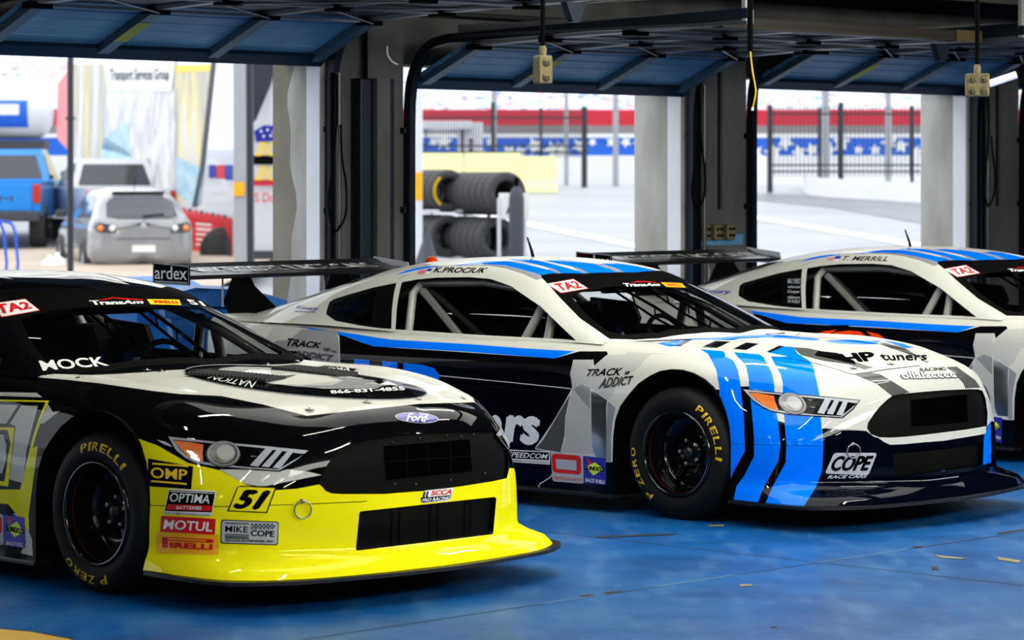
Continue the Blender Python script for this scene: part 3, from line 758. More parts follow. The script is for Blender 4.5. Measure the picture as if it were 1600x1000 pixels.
def blue_fender(): return [
 ('black', b1((30, 280), (80, 285), (100, 430), (122, 560), (122, 830), (60, 830), (60, 500))),
 ('navy', b1((590, 478), (700, 487), (812, 492), (850, 520), (890, 530), (930, 560), (1200, 540), (1410, 505), (1412, 470), (1440, 440), (1700, 600), (1700, 950), (470, 950), (510, 830), (560, 770), (590, 690), (597, 560))),
 ('blue', b6((150, 158), (310, 172), (325, 190), (325, 212), (340, 215), (380, 235), (395, 262), (412, 300), (428, 380), (436, 460), (438, 620), (284, 620), (284, 420), (262, 300), (245, 265), (205, 190))),
 ('blue', b6((385, 180), (560, 190), (590, 215), (620, 265), (648, 320), (665, 400), (668, 458), (490, 430), (487, 360), (468, 270), (410, 210))),
 ('blue', b6((620, 178), (730, 140), (795, 142), (830, 190), (900, 232), (935, 270), (960, 380), (982, 486), (725, 462), (725, 390), (710, 335), (665, 255), (640, 205), (650, 195))),
 ('cream', b6((615, 180), (760, 208), (700, 212), (640, 208))),
 # below / around the lamp
 ('blue', b1((80, 270), (190, 270), (190, 290), (200, 430), (207, 590), (150, 690), (120, 755), (118, 550), (98, 420))),
 ('blue', b1((225, 268), (240, 400), (250, 520), (250, 620), (200, 715), (160, 770), (138, 885), (275, 885), (310, 770), (372, 640), (382, 560), (372, 400), (300, 320))),
 ('blue', b1((395, 395), (583, 420), (597, 560), (590, 690), (560, 770), (488, 885), (290, 885), (345, 765), (408, 650), (412, 560), (403, 450))),
 ('cream', b1((362, 400), (400, 410), (403, 450), (371, 440))),
 ('black', b1((183, 268), (225, 268), (240, 400), (250, 520), (250, 620), (200, 715), (162, 768), (136, 885), (100, 885), (120, 757), (150, 690), (205, 592), (200, 430))),
 ('black', b1((371, 440), (403, 450), (412, 560), (408, 650), (345, 765), (292, 885), (256, 885), (295, 780), (372, 640), (382, 560))),
 ('cream', b1((870, 525), (930, 524), (1100, 511), (1300, 486), (1412, 468), (1410, 500), (1300, 522), (1150, 543), (1000, 557), (930, 560), (900, 546))),
 ('blue', b1((1400, 520), (1432, 440), (1436, 650), (1395, 660))),
 ('dgray', b8((590, 198), (700, 185), (775, 195), (850, 240), (985, 325), (860, 350), (760, 270))),
 ('dgray', b8((1235, 150), (1310, 145), (1440, 240), (1475, 292), (1370, 297), (1355, 262), (1290, 190))),
 ('fine', b8((715, 244), (850, 236), (852, 240), (718, 249))),
]
paint2L = [
 # flank
 ('navy', [(529, 522), (541, 527), (582, 542), (640, 547), (734, 553), (866, 563), (896, 558), (891, 583), (894, 606), (870, 650), (838, 697), (836, 702), (947, 722), (960, 722), (960, 800), (529, 800)]),
 ('black', [(529, 522), (541, 526), (582, 541), (734, 551), (866, 560), (905, 549), (948, 549), (950, 553), (929, 573), (927, 562), (896, 562), (893, 576), (529, 556)]),
 ('blue', b4((215, 350), (290, 357), (400, 372), (640, 409), (1000, 430), (1250, 449), (1475, 462), (1385, 495), (1000, 465), (700, 447), (560, 440), (440, 395), (350, 376))),
 ('navy', [(529, 566), (892, 592), (892, 600), (529, 580)]),
 ('fine', [(529, 572.5), (600, 578), (700, 587.5), (800, 597), (892, 606.5), (892, 608), (800, 598.4), (700, 589), (600, 579.5), (529, 574)]),  # pale line drawn in place of a modelled door crease
 ('dgray', b7((805, 205), (790, 260), (770, 380), (765, 500), (735, 612), (570, 585), (620, 530), (680, 430))),
 ('lgray', b7((815, 10), (950, 8), (930, 60), (925, 190), (930, 330), (935, 500), (940, 570), (975, 625), (735, 612), (765, 540), (770, 380), (800, 220), (808, 180), (795, 100))),
 ('lgray', b7((925, 100), (960, 40), (1030, -20), (1180, -30), (1290, -30), (1200, 30), (1090, 180), (1040, 270), (930, 195))),
 ('chrome', b7((930, 195), (1036, 270), (1030, 320), (1032, 650), (960, 640), (940, 580), (935, 480))),
 ('mgray', b7((1040, 270), (1090, 318), (1070, 420), (1060, 520), (1062, 670), (1030, 670), (1030, 480), (1036, 340))),
 ('mgray', b7((815, 200), (922, 330), (925, 195), (870, 170))),
 ('fine', b7((813, 205), (762, 290), (620, 530), (572, 585), (566, 583), (615, 528), (756, 288), (806, 200))),
 ('fine', b7((770, 380), (765, 500), (738, 612), (732, 611), (759, 500), (764, 380), (800, 210), (808, 210))),
 ('fine', b7((930, 192), (1040, 268), (1092, 316), (1088, 320), (1036, 274), (930, 198))),
 ('fine', b7((680, 745), (660, 775), (600, 810), (578, 845), (584, 845), (606, 815), (666, 779), (687, 748))),
 ('lgray', b2((600, 100), (760, 108), (880, 112), (720, 112), (640, 200), (560, 240), (520, 330), (490, 330), (560, 200))),
 ('mgray', b4((110, 420), (240, 362), (400, 368), (410, 520), (300, 560), (170, 520))),
 ('lgray', b4((240, 362), (180, 410), (60, 420), (110, 350))),
 ('fine', b4((404, 392), (408, 392), (412, 520), (408, 520))),
 # big letters on the flank, blue
 ('blue', [(553, 561), (577, 562.5), (577, 640), (553, 636)]), ('blue', [(597, 564), (621, 566), (621, 644), (597, 641)]), ('blue', [(577, 590), (597, 592), (597, 606), (577, 604)]),
 ('blue', [(630, 567), (660, 570), (678, 575), (686, 585), (686, 600), (676, 612), (650, 614), (650, 646), (630, 645)]),
 ('fine', [(541, 570), (553, 569), (553, 571), (541, 572)]),
] + blue_fender() + [
 # bonnet
 ('blue', b6((-150, 118), (0, 95), (60, 80), (160, 68), (560, 45), (700, 60), (940, 80), (990, 92), (940, 100), (600, 78), (430, 82), (380, 95), (100, 92), (40, 120), (0, 135), (-60, 140))),
 ('blue', b6((1005, 98), (1200, 92), (1400, 100), (1380, 122), (1280, 128), (1100, 120))),
 ('blue', b6((1420, 96), (1560, 120), (1640, 150), (1580, 150), (1500, 125))),
 ('dgray', b6((795, 145), (890, 150), (1010, 175), (1200, 240), (1360, 285), (1290, 300), (1170, 262), (1010, 240), (850, 200))),
 ('dgray', b6((1380, 112), (1430, 112), (1570, 150), (1640, 190), (1700, 230), (1560, 180), (1470, 150))),
 ('black', b6((98, 92), (55, 92), (-20, 138), (18, 136))), ('black', b6((258, 100), (360, 106), (262, 152), (158, 145))),
 ('black', b6((470, 112), (558, 120), (470, 164), (380, 156))), ('black', b6((700, 133), (735, 138), (640, 180), (612, 176))),
 ('mgray', b6((0, 86), (40, 90), (25, 104), (-10, 100))),
 # joints
 ('black', b6((640, 205), (800, 226), (900, 243), (1000, 265), (1100, 296), (1205, 330), (1300, 318), (1450, 294), (1680, 268), (1680, 276), (1450, 303), (1300, 327), (1205, 337), (1100, 301), (1000, 270), (900, 247), (800, 229))),
 ('black', b1((120, 555), (590, 566), (590, 568), (120, 557))),
 ('dgray', b1((590, 478), (600, 476), (812, 490), (812, 493))),
]
paint2G = [
 ('blue', b5((-300, 235), (-150, 180), (-60, 158), (60, 140), (240, 138), (110, 150), (-60, 180))),
 ('blue', b5((300, 135), (500, 105), (680, 82), (880, 85), (1060, 115), (1240, 160), (1330, 180), (1400, 210), (1440, 232), (1270, 250), (1180, 215), (1000, 165), (850, 130), (640, 118), (450, 125))),
 ('mgray', b5((300, 135), (450, 127), (640, 120), (850, 132), (1000, 168), (1180, 218), (1275, 252), (1190, 285), (1050, 220), (860, 160), (700, 135), (500, 130))),
 ('mgray', b5((1330, 165), (1400, 180), (1480, 225), (1440, 235), (1390, 205), (1300, 170))),
 ('blue', b5((860, 70), (960, 65), (1080, 62), (1200, 80), (1350, 115), (1500, 155), (1620, 190), (1700, 215), (1470, 228), (1400, 180), (1200, 125), (1040, 90))),
 ('blue', b5((1260, 80), (1440, 72), (1600, 85), (1760, 110), (1960, 170), (2050, 205), (1720, 215), (1640, 165), (1480, 125))),
 ('mgray', b5((1560, 148), (1640, 165), (1740, 213), (1700, 217), (1620, 190))),
 ('blue', b3((480, 76), (560, 72), (680, 90), (800, 118), (860, 135), (620, 128), (560, 100))),
 ('mgray', b3((430, 75), (480, 78), (560, 102), (620, 128), (580, 128), (520, 100))),
 ('blue', b3((640, 92), (740, 110), (870, 142), (840, 140), (720, 115))),
 ('lgray', b4((560, 170), (640, 150), (700, 118), (760, 105), (600, 160))),
]
gr2 = b1((815, 478), (820, 450), (850, 405), (880, 368), (915, 335), (945, 313), (1000, 304), (1100, 295), (1200, 287), (1330, 282), (1370, 283), (1393, 290), (1408, 330), (1418, 400), (1415, 466), (1300, 485), (1100, 510), (1000, 520), (930, 524), (875, 522), (835, 507))
lo2 = b1((948, 600), (1215, 575), (1392, 552), (1388, 662), (1200, 690), (950, 722))

def lamp_items(Z):
    return [('p', Z((255, 85), (540, 118), (900, 150), (1184, 180), (1102, 252), (988, 322), (800, 310), (560, 294), (425, 268), (365, 237), (305, 182)), 'black'),
            ('p', Z((262, 92), (540, 124), (900, 156), (1174, 184), (1096, 246), (984, 314), (800, 302), (562, 286), (432, 261), (374, 231), (312, 178)), 'dwhite'),
            ('p', Z((296, 112), (500, 132), (900, 172), (1148, 206), (1090, 240), (980, 306), (800, 294), (562, 270), (440, 248), (390, 222), (340, 176)), 'black'),
            ('p', Z((302, 118), (400, 128), (494, 145), (488, 200), (492, 256), (440, 248), (395, 224), (345, 176)), 'amber'),
            ('p', Z(*ellc(622, 208, 112, 88)), 'ring'), ('p', Z(*ellc(624, 204, 104, 80)), 'dwhite'), ('p', Z(*ellc(626, 204, 92, 74)), 'ring'),
            ('p', Z(*ellc(620, 200, 84, 68)), 'lens'), ('p', Z(*ellc(640, 198, 58, 50)), 'lens2'),
            ('p', Z((905, 160), (1148, 188), (1130, 208), (905, 178)), 'dwhite'),
            ('p', Z((905, 165), (955, 170), (848, 292), (796, 284)), 'dwhite'), ('p', Z((980, 172), (1018, 176), (918, 296), (870, 290)), 'dwhite'), ('p', Z((1048, 180), (1084, 184), (990, 304), (942, 298)), 'dwhite')]
def hl2map(*pts):
    r = []
    for a, b in pts:
        a -= 255; b -= 85; r += b1((190+.6136*a+.2236*b, 278-.0019*a+.637*b))
    return r
def sq(Z, *p): return Z(*p)
def decals_car1(root, S):
    P, sm = POSE[1], S['sm']
    D = lambda n, it, lb=None, **k: decal(n, it, P, sm, root, lb, **k)
    D('headlight', lamp_items(a2), 'printed headlamp with amber corner, round lens and three slanted bars', mirror=True, thr=14)
    D('class_decal', [('p', sq(a7, (-130, 484), (255, 430), (405, 548), (20, 616)), 'red'), ('p', sq(a7, (-124, 487), (250, 435), (392, 546), (24, 610)), 'white'), ('t', 'TA2', sq(a7, (-60, 485), (275, 462), (330, 530), (-10, 590)), 'red', .04)], 'white and red class plate reading TA2')
    D('series_decal', [('p', a7((950, 448), (1060, 430), (1120, 415), (1240, 424), (1425, 436), (1430, 446), (1240, 436), (1130, 424), (1070, 440)), 'red'), ('t', 'TransAm', sq(a7, (880, 448), (1425, 446), (1440, 482), (940, 496)), 'white', .05, .2)], 'white lettering TransAm with a red car outline')
    D('tyre_sponsor_decal', [('p', a5((733, 217), (895, 219), (907, 247), (752, 243)), 'dyel'), ('t', 'PIRELLI', sq(a5, (765, 224), (880, 226), (893, 241), (778, 238)), 'red', .04)], 'small yellow strip reading PIRELLI')
    D('banner_number', [('t', '51', sq(a5, (925, 216), (1005, 228), (1032, 254), (955, 244)), 'white', .04)], 'white digits 51')
    D('driver_name', [('t', 'MOCK', sq(a5, (192, 524), (512, 504), (548, 550), (215, 576)), 'white', .06)], 'white bold name MOCK low on the windshield')
    OV = ellc(477.5, 597.5, 189, 20.5, 5.2, 56); OI = ellc(468, 592, 128, 13.2, 5.5, 48)
    D('bonnet_emblem', [('p', ellc(477.5, 597.5, 191.5, 22, 5.2, 56), 'mgray'), ('p', OV, 'black'), ('p', OI, 'lgray'),
        ('p', a4((290, 180), (420, 150), (540, 160), (560, 200), (480, 215), (340, 200)), 'white'), ('p', a4((620, 170), (900, 185), (1100, 200), (960, 215), (760, 240), (560, 235), (640, 200)), 'cream'),
        ('p', a4((880, 190), (1000, 195), (1180, 215), (1060, 240), (900, 245), (980, 215)), 'mgray'), ('p', a4((560, 190), (700, 180), (640, 200), (600, 210)), 'dgray'), ('p', a4((700, 250), (1100, 236), (1290, 238), (1120, 262), (860, 266)), 'mgray'), ('p', a4((1190, 240), (1240, 222), (1300, 245)), 'white'),
        ('t', 'NATION', sq(a4, (432, 262), (165, 205), (210, 190), (462, 224)), 'white', .0), ('p', a4((790, 150), (860, 128), (1060, 150), (1030, 165), (900, 168)), 'black'), ('t', 'PRO', sq(a4, (1015, 163), (860, 158), (880, 141), (1005, 143)), 'white', .02),
        ('t', '866-831-4855', sq(a4, (893, 280), (1335, 257), (1345, 279), (905, 301)), 'white', .03)], 'long black oval bonnet emblem with grey centre and white lettering')
    D('maker_badge', [('p', ellc(651, 653, 34, 8.2, 4), 'dwhite'), ('p', ellc(651, 653, 32, 7.3, 4), 'badge'), ('t', 'Ford', sq(a1, (985, 266), (1072, 268), (1070, 300), (985, 296)), 'white', .02, .4)], 'blue oval badge reading Ford')
    D('sponsor_decal', [('p', a2((133, 235), (425, 288), (412, 436), (130, 415)), 'black'), ('p', a2((160, 262), (396, 280), (396, 292), (160, 275)), 'dyel'), ('p', a2((152, 376), (386, 396), (386, 408), (152, 388)), 'dyel'), ('t', 'OMP', sq(a2, (150, 290), (390, 308), (386, 380), (152, 362)), 'dyel', .05)], 'black plate reading OMP in amber')
    D('sponsor_decal', [('p', a2((268, 430), (576, 448), (546, 610), (234, 596)), 'white'), ('p', a2((272, 440), (568, 456), (546, 586), (242, 576)), 'black'), ('p', a2((264, 532), (552, 542), (542, 578), (248, 568)), 'red'), ('p', a2((280, 446), (562, 462), (558, 466), (282, 452)), 'white'),
        ('t', 'OPTIMA', sq(a2, (282, 458), (544, 474), (532, 530), (272, 516)), 'white', .03), ('t', 'BATTERIES', sq(a2, (322, 543), (486, 548), (482, 571), (318, 565)), 'white', .03), ('t', 'THE ULTIMATE POWER SOURCE', sq(a2, (244, 584), (540, 598), (538, 608), (240, 594)), 'black', .02)], 'red, black and white plate reading OPTIMA BATTERIES')
    D('sponsor_decal', [('p', a2((218, 608), (572, 628), (566, 732), (211, 712)), 'red'), ('t', 'MOTUL', sq(a2, (236, 630), (552, 650), (550, 712), (230, 694)), 'white', .06, .1)], 'red plate reading MOTUL in white')
    D('sponsor_decal', [('p', a2((186, 716), (592, 732), (590, 862), (188, 852)), 'oryel') , ('p', a2((226, 745), (540, 760), (556, 764), (558, 782), (540, 784), (262, 770), (262, 818), (224, 815)), 'red'), ('p', a2((262, 752), (510, 766), (510, 775), (262, 762)), 'oryel'), ('t', 'IRELLI', sq(a2, (276, 778), (554, 792), (552, 832), (274, 818)), 'red', .05)], 'amber plate reading PIRELLI in red')
    D('race_number', [('p', a2((715, 412), (966, 422), (905, 590), (645, 578)), 'black'), ('p', a2((720, 419), (955, 428), (898, 583), (658, 572)), 'yellow'), ('t', '51', sq(a2, (715, 432), (935, 440), (880, 575), (680, 566)), 'black', .07, .25)], 'black number 51 with outline on yellow')
    D('sponsor_decal', [('p', rrect(sq(a2, (606, 632), (982, 646), (976, 800), (602, 788)), .1), 'black'), ('p', rrect(sq(a2, (612, 638), (976, 652), (970, 794), (608, 782)), .1), 'dwhite'),
        ('t', 'MIKE', sq(a2, (634, 672), (782, 678), (780, 718), (632, 712)), 'black', .03), ('t', 'COPE', sq(a2, (800, 700), (954, 706), (950, 746), (798, 740)), 'black', .03), ('t', 'RACING ENTERPRISES, INC.', sq(a2, (636, 760), (952, 768), (950, 784), (634, 776)), 'black', .02, .1)]
        + [('p', sq(a2, (632, y), (788, y+5), (788, y+10), (632, y+5)), 'black') for y in (652, 726, 738, 748)]
        + [('p', sq(a2, (802+i*26+(j % 2)*13, 658+j*11), (814+i*26+(j % 2)*13, 659+j*11), (814+i*26+(j % 2)*13, 669+j*11), (802+i*26+(j % 2)*13, 668+j*11)), 'black') for j in range(3) for i in range(6)], 'silver plate reading MIKE COPE RACING ENTERPRISES, INC.', step=.0003)
    D('sponsor_decal', [('p', a3((678, 622), (828, 606), (812, 670), (795, 676), (660, 688), (655, 680)), 'white'), ('p', a3((655, 660), (815, 645), (810, 668), (662, 686)), 'black'), ('t', 'SCCA', sq(a3, (712, 622), (824, 612), (816, 642), (708, 650)), 'red', .05, .1), ('t', 'PRO RACING', sq(a3, (664, 664), (812, 650), (806, 668), (662, 682)), 'white', .03, .1)]
        + [('p', sq(a3, (672+i*16-(j)*3, 628+j*11-i*2), (680+i*16-j*3, 627+j*11-i*2), (678+i*16-j*3, 638+j*11-i*2), (670+i*16-j*3, 639+j*11-i*2)), 'black') for j in range(3) for i in range(2)], 'red and black plate reading SCCA PRO RACING', step=.0004)
    D('sponsor_decal', [('p', a8((18, 545), (130, 562), (132, 722), (22, 706)), 'dblue'), ('p', a8((34, 616), (92, 582), (124, 640), (78, 664)), 'lime'), ('p', a8((36, 558), (58, 562), (66, 590), (50, 594)), 'red'), ('t', 'SUNOCO', sq(a8, (34, 600), (126, 622), (126, 650), (36, 632)), 'black', .05), ('t', 'RACE FUELS', sq(a8, (40, 682), (126, 694), (126, 716), (40, 704)), 'white', .04)], 'blue plate reading SUNOCO RACE FUELS with a lime diamond')
    D('sponsor_decal', [('p', rrect(sq(a8, (-110, 520), (18, 545), (20, 706), (-108, 690)), .08), 'dwhite'), ('p', rrect(sq(a8, (-100, 545), (12, 556), (12, 650), (-100, 640)), .2), 'red'), ('p', rrect(sq(a8, (-80, 565), (-10, 574), (-10, 625), (-80, 616)), .1), 'dwhite'), ('t', 'OMOLOGATO', sq(a8, (-98, 676), (12, 688), (12, 698), (-98, 686)), 'red', .02)], 'silver plate with a red ring reading OMOLOGATO')
    # rivets, bonnet pins
    for q in (a3((80, 200)), a3((378, 162)), a3((642, 144)), a3((875, 140)), a5((400, 608)), a5((808, 578)), a5((1340, 545)), a5((735, 571))):
        (u, v), = q; p = sm.hit(P.cam, P.ray(u, v))
        if p is None: continue
        mb = MB(); mb.lathe([(0, .009), (.004, .008), (.004, .003), (.018, .002), (.020, 0)], M['rivet'], 12, axis='z'); o = mb.build('bonnet_pin', root); o.location = p+Vector((0, 0, .001))
    for i in range(9):
        (u, v), = a3((175+i*5+i*i*0, 0)) if False else a3(([520, 660, 800, 875, 940, 530, 640, 820, 1000][i], [373, 350, 338, 341, 332, 588, 590, 568, 533][i]))
        p = sm.hit(P.cam, P.ray(u, v)); n = sm.norm_at(p)
        mb = MB(); mb.lathe([(0, .004), (.005, .002), (.006, 0)], M['dsteel'], 8, axis='z'); o = mb.build('grille_rivet', root); o.location = p+n*.002-Vector((.010, 0, 0)); o.rotation_euler = n.to_track_quat('Z', 'Y').to_euler()
    # louvre strips in the bonnet
    for pts in (a4((95, 172), (300, 188), (575, 214)), a4((610, 142), (760, 156), (1000, 188))):
        h = [sm.hit(P.cam, P.ray(u, v)) for u, v in pts]; A, B = h[0], h[-1]; n = 20; mb = MB()
        d = (B-A); dd = d.normalized(); nn = Vector((0, 0, 1)); sd = dd.cross(nn).normalized()
        for k in range(n):
            t = (k+.5)/n; c = A+d*t; c.z = max(c.z, sm.hit(Vector((c.x, c.y, 2)), Vector((0, 0, -1))).z)
            R = Matrix((dd, sd, nn)).transposed()
            mb.prism([(-d.length/n*.5, 0), (d.length/n*.42, .018), (d.length/n*.5, 0)], M['dsteel'], .16, R, o=c+Vector((0, 0, .002)))
        mb.build('bonnet_louvre', root, label='dark saw-toothed louvre strip')
def decals_shared23(root, S, pidx):
    """marks that the two white and blue cars both carry"""
    P, sm = POSE[2], S['sm']
    D = lambda n, it, lb=None, **k: decal(n, it, P, sm, root, lb, **k)
    D('headlight', lamp_items(hl2map), 'printed headlamp with amber corner, round lens and three slanted bars', mirror=True, thr=14)
    D('class_decal', [('p', b3((186, 186), (335, 160), (418, 213), (266, 239)), 'red'), ('p', b3((190, 188), (333, 163), (411, 212), (268, 236)), 'white'), ('t', 'TA2', sq(b3, (222, 188), (345, 170), (388, 210), (262, 228)), 'red', .04)], 'white and red class plate reading TA2')
    D('series_decal', [('p', b3((640, 184), (680, 172), (740, 173), (800, 183), (740, 178), (680, 178)), 'red'), ('t', 'TransAm', sq(b3, (598, 184), (800, 184), (806, 200), (618, 204)), 'white', .05, .2)], 'white lettering TransAm with a red car outline')
    D('tyre_sponsor_decal', [('p', b3((808, 179), (920, 183), (946, 208), (838, 204)), 'oryel'), ('t', 'PIRELLI', sq(b3, (835, 186), (910, 189), (922, 202), (850, 199)), 'red', .03)], 'small amber strip reading PIRELLI')
def decals_car2(root, S):
    P, sm = POSE[2], S['sm']
    D = lambda n, it, lb=None, **k: decal(n, it, P, sm, root, lb, **k)
    D('driver_name', [('t', 'K.PROCIUK', sq(b5, (130, 150), (690, 158), (648, 212), (115, 206)), 'black', .02, .25)], 'black slanted name K.PROCIUK above the door opening')
    D('flag_decal', [('p', b5((-20, 172), (105, 168), (70, 222), (-50, 226)), 'white')]+[('p', b5((-22-i*7, 176+i*10), (60-i*7, 174+i*10), (58-i*7, 179+i*10), (-24-i*7, 181+i*10)), 'red') for i in range(5)]+[('p', b5((62, 170), (106, 168), (95, 192), (50, 194)), 'dblue')], 'small striped flag', step=.0003)
    D('dealer_decal', [('t', 'Koury', sq(b4, (215, 254), (322, 262), (308, 282), (208, 274)), 'dblue', .03, .2), ('p', b4((205, 279), (300, 284), (300, 287), (205, 282)), 'dblue')], 'small blue lettering Koury')
    D('sponsor_decal', [('t', 'TRACK', sq(b4, (175, 402), (328, 424), (322, 448), (165, 440)), 'black', .03, .25), ('t', 'HP', sq(b4, (340, 445), (368, 450), (365, 466), (338, 461)), 'black', .03, .2), ('t', 'TUNERS', sq(b4, (370, 458), (396, 462), (396, 470), (368, 466)), 'black', .01, .2), ('t', 'ADDICT', sq(b4, (205, 455), (386, 480), (378, 508), (195, 486)), 'black', .03, .25)], 'black lettering TRACK ADDICT on the rear wing')
    D('sponsor_decal', [('t', 'TRACK', sq(b2, (398, 190), (580, 182), (566, 222), (385, 226)), 'black', .02, .25), ('t', 'HP', sq(b2, (590, 198), (616, 200), (612, 220), (588, 220)), 'black', .03, .2), ('t', 'ADDICT', sq(b2, (468, 236), (636, 224), (628, 268), (452, 292)), 'black', .02, .25)], 'black lettering TRACK ADDICT ahead of the door')
    D('flank_lettering', [('t', 'rs', sq(b7, (385, 358), (610, 372), (588, 576), (360, 560)), 'white', .06), ('t', 'tune', [(700, 632), (788, 640), (782, 694), (696, 682)], 'white', .06)], 'large white lettering ending in rs')
    D('sponsor_decal', [('p', b7((370, 592), (665, 606), (665, 692), (370, 672)), 'white'), ('p', b7((370, 600), (659, 612), (658, 662), (370, 648)), 'black'), ('t', 'SPEEDCOM', sq(b7, (395, 606), (655, 622), (650, 655), (390, 642)), 'white', .05, .2), ('t', 'COMMUNICATIONS', sq(b7, (395, 656), (660, 672), (660, 684), (395, 668)), 'mgray', .02)], 'black and white plate reading SPEEDCOM COMMUNICATIONS')
    D('sponsor_decal', [('p', rrect(sq(b7, (668, 606), (880, 634), (886, 816), (682, 800)), .08), 'dwhite'), ('p', rrect(sq(b7, (676, 618), (868, 634), (870, 758), (682, 742)), .2), 'red'), ('p', rrect(sq(b7, (704, 654), (838, 664), (840, 730), (708, 718)), .08), 'dwhite'), ('t', 'OMOLOGATO', sq(b7, (692, 766), (876, 784), (876, 800), (692, 786)), 'red', .0)], 'silver plate with a red ring reading OMOLOGATO')
    sunoco2(D)
    D('sponsor_decal', [('p', rrect(sq(b1, (650, 600), (866, 600), (822, 712), (604, 704)), .12), 'dwhite'), ('t', 'COPE', sq(b1, (652, 614), (850, 612), (822, 692), (626, 694)), 'black', .05, .15), ('t', 'RACE CARS', sq(b1, (622, 712), (818, 708), (810, 726), (614, 730)), 'dwhite', .05, .2)], 'silver plate reading COPE RACE CARS')
    D('bonnet_lettering', [('t', 'HP', sq(b8, (440, 62), (720, 42), (770, 108), (560, 122)), 'black', .05, .2), ('p', b8((345, 40), (480, 55), (600, 110), (610, 132), (500, 105), (325, 68)), 'black'), ('t', 'tuners', sq(b8, (765, 62), (1105, 60), (1100, 106), (800, 106)), 'black', .01)], 'black lettering HP tuners on the bonnet')
    D('sponsor_decal', [('t', 'ollalacccc', sq(b8, (905, 176), (1290, 168), (1320, 230), (925, 240)), 'black', .09), ('t', 'ollalacccc', sq(b8, (913, 183), (1284, 175), (1311, 223), (933, 233)), 'white', .022), ('t', 'RACING', sq(b8, (1050, 158), (1225, 152), (1240, 176), (1055, 182)), 'black', .03)], 'white bubble lettering outlined in black above the grille')
    for q in (b8((592, 156)), b8((850, 128)), b8((1090, 110)), b3((1395, 460)), b3((1560, 462))):
        (u, v), = q; p = sm.hit(P.cam, P.ray(u, v))
        if p is None: continue
        mb = MB(); mb.lathe([(0, .009), (.004, .008), (.004, .003), (.018, .002), (.020, 0)], M['rivet'], 12, axis='z'); o = mb.build('bonnet_pin', root); o.location = p+Vector((0, 0, .001))
def sunoco2(D):
    D('sponsor_decal', [('p', b7((882, 634), (1030, 650), (1032, 824), (884, 812)), 'dblue'), ('p', b7((900, 652), (925, 656), (945, 690), (920, 690)), 'red'), ('p', b7((895, 705), (960, 676), (1016, 720), (950, 762)), 'lime'), ('t', 'SUNOCO', sq(b7, (898, 696), (1020, 708), (1014, 738), (896, 726)), 'black', .06, .1), ('t', 'RACE FUELS', sq(b7, (900, 776), (1026, 794), (1026, 818), (898, 802)), 'white', .04, .1)], 'blue plate reading SUNOCO RACE FUELS with a lime diamond')
def decals_car3(root, S):
    P, sm = POSE[3], S['sm']
    D = lambda n, it, lb=None, **k: decal(n, it, P, sm, root, lb, **k)
    D('driver_name', [('t', 'T. MERRILL', sq(b9, (662, 92), (878, 94), (866, 116), (652, 112)), 'black', .02, .2)], 'black slanted name T. MERRILL above the door opening')
    D('flag_decal', [('p', b9((594, 96), (650, 92), (636, 114), (580, 118)), 'white')]+[('p', b9((592-i*3, 99+i*4.5), (624-i*3, 97+i*4.5), (623-i*3, 99+i*4.5), (591-i*3, 101+i*4.5)), 'red') for i in range(4)]+[('p', b9((624, 94), (650, 92), (645, 104), (618, 106)), 'dblue')], 'small striped flag', step=.0003)
    D('dealer_decal', [('t', 'Koury', sq(b9, (-10, 245), (132, 252), (125, 278), (-18, 268)), 'dblue', .03, .2)], 'small blue lettering Koury')
    its = []
    for k, (s, y, h) in enumerate((('MAX SPEED', 198, 24), ('wilwood', 230, 14), ('Cooper', 252, 20), ('tilton', 280, 15), ('VP FUELS', 300, 16))):
        its.append(('t', s, sq(b9, (398, y), (458, y+1), (454, y+h+1), (396, y+h)), 'dwhite', .03, .1))
    D('sponsor_stack', its, 'column of small white sponsor names behind the quarter window')
    D('flank_emblem', [('p', [P.px((x, -.92, z)) for x, z in ((-2.62, .36), (-1.70, .36), (-1.70, .80), (-2.62, .765))], 'navy'), ('p', b9((470, 520), (520, 470), (545, 455), (570, 447), (630, 440), (600, 458), (560, 500), (540, 520)), 'orange'), ('p', b9((560, 520), (590, 470), (620, 452), (690, 444), (740, 449), (790, 486), (810, 520)), 'orange'), ('p', b9((600, 520), (630, 474), (680, 466), (722, 486), (735, 520)), 'black'), ('p', b9((770, 448), (830, 462), (865, 487), (880, 520), (850, 520), (812, 487)), 'orange')], 'round orange emblem on the dark flank')
    z9 = Zc(1400, 380, 2.94)
    D('sponsor_decal', [('p', z9((436, 795), (488, 802), (486, 918), (432, 905)), 'dblue'), ('p', z9((440, 838), (462, 820), (480, 846), (458, 858)), 'lime'), ('t', 'SUNOCO', sq(z9, (430, 832), (480, 842), (480, 856), (430, 850)), 'black', .05), ('t', 'RACE FUELS', sq(z9, (432, 878), (484, 888), (483, 902), (431, 892)), 'white', .04)], 'blue plate reading SUNOCO RACE FUELS with a lime diamond')
def tow_ring(root, S, idx, u, v):
    P = POSE[idx]; p = S['sm'].hit(P.cam, P.ray(u, v)); n = S['sm'].norm_at(p)
    mb = MB(); mb.lathe([(0, .02), (.008, .018), (.01, 0)], M['steel'], 12, axis='z'); o = mb.build('tow_pin', root); o.location = p; o.rotation_euler = n.to_track_quat('Z', 'Y').to_euler()
    mb = MB(); t = Vector((-n.y, n.x, 0)).normalized()
    c = p+n*.016-Vector((0, 0, .035)); pts = [c+(t*math.cos(a)+Vector((0, 0, 1))*math.sin(a))*.035 for a in [2*math.pi*k/28 for k in range(29)]]
    mb.tube(pts, .0035, M['steel'], 8, caps=False); mb.build('tow_ring', root, label='thin steel ring hanging from a pin')
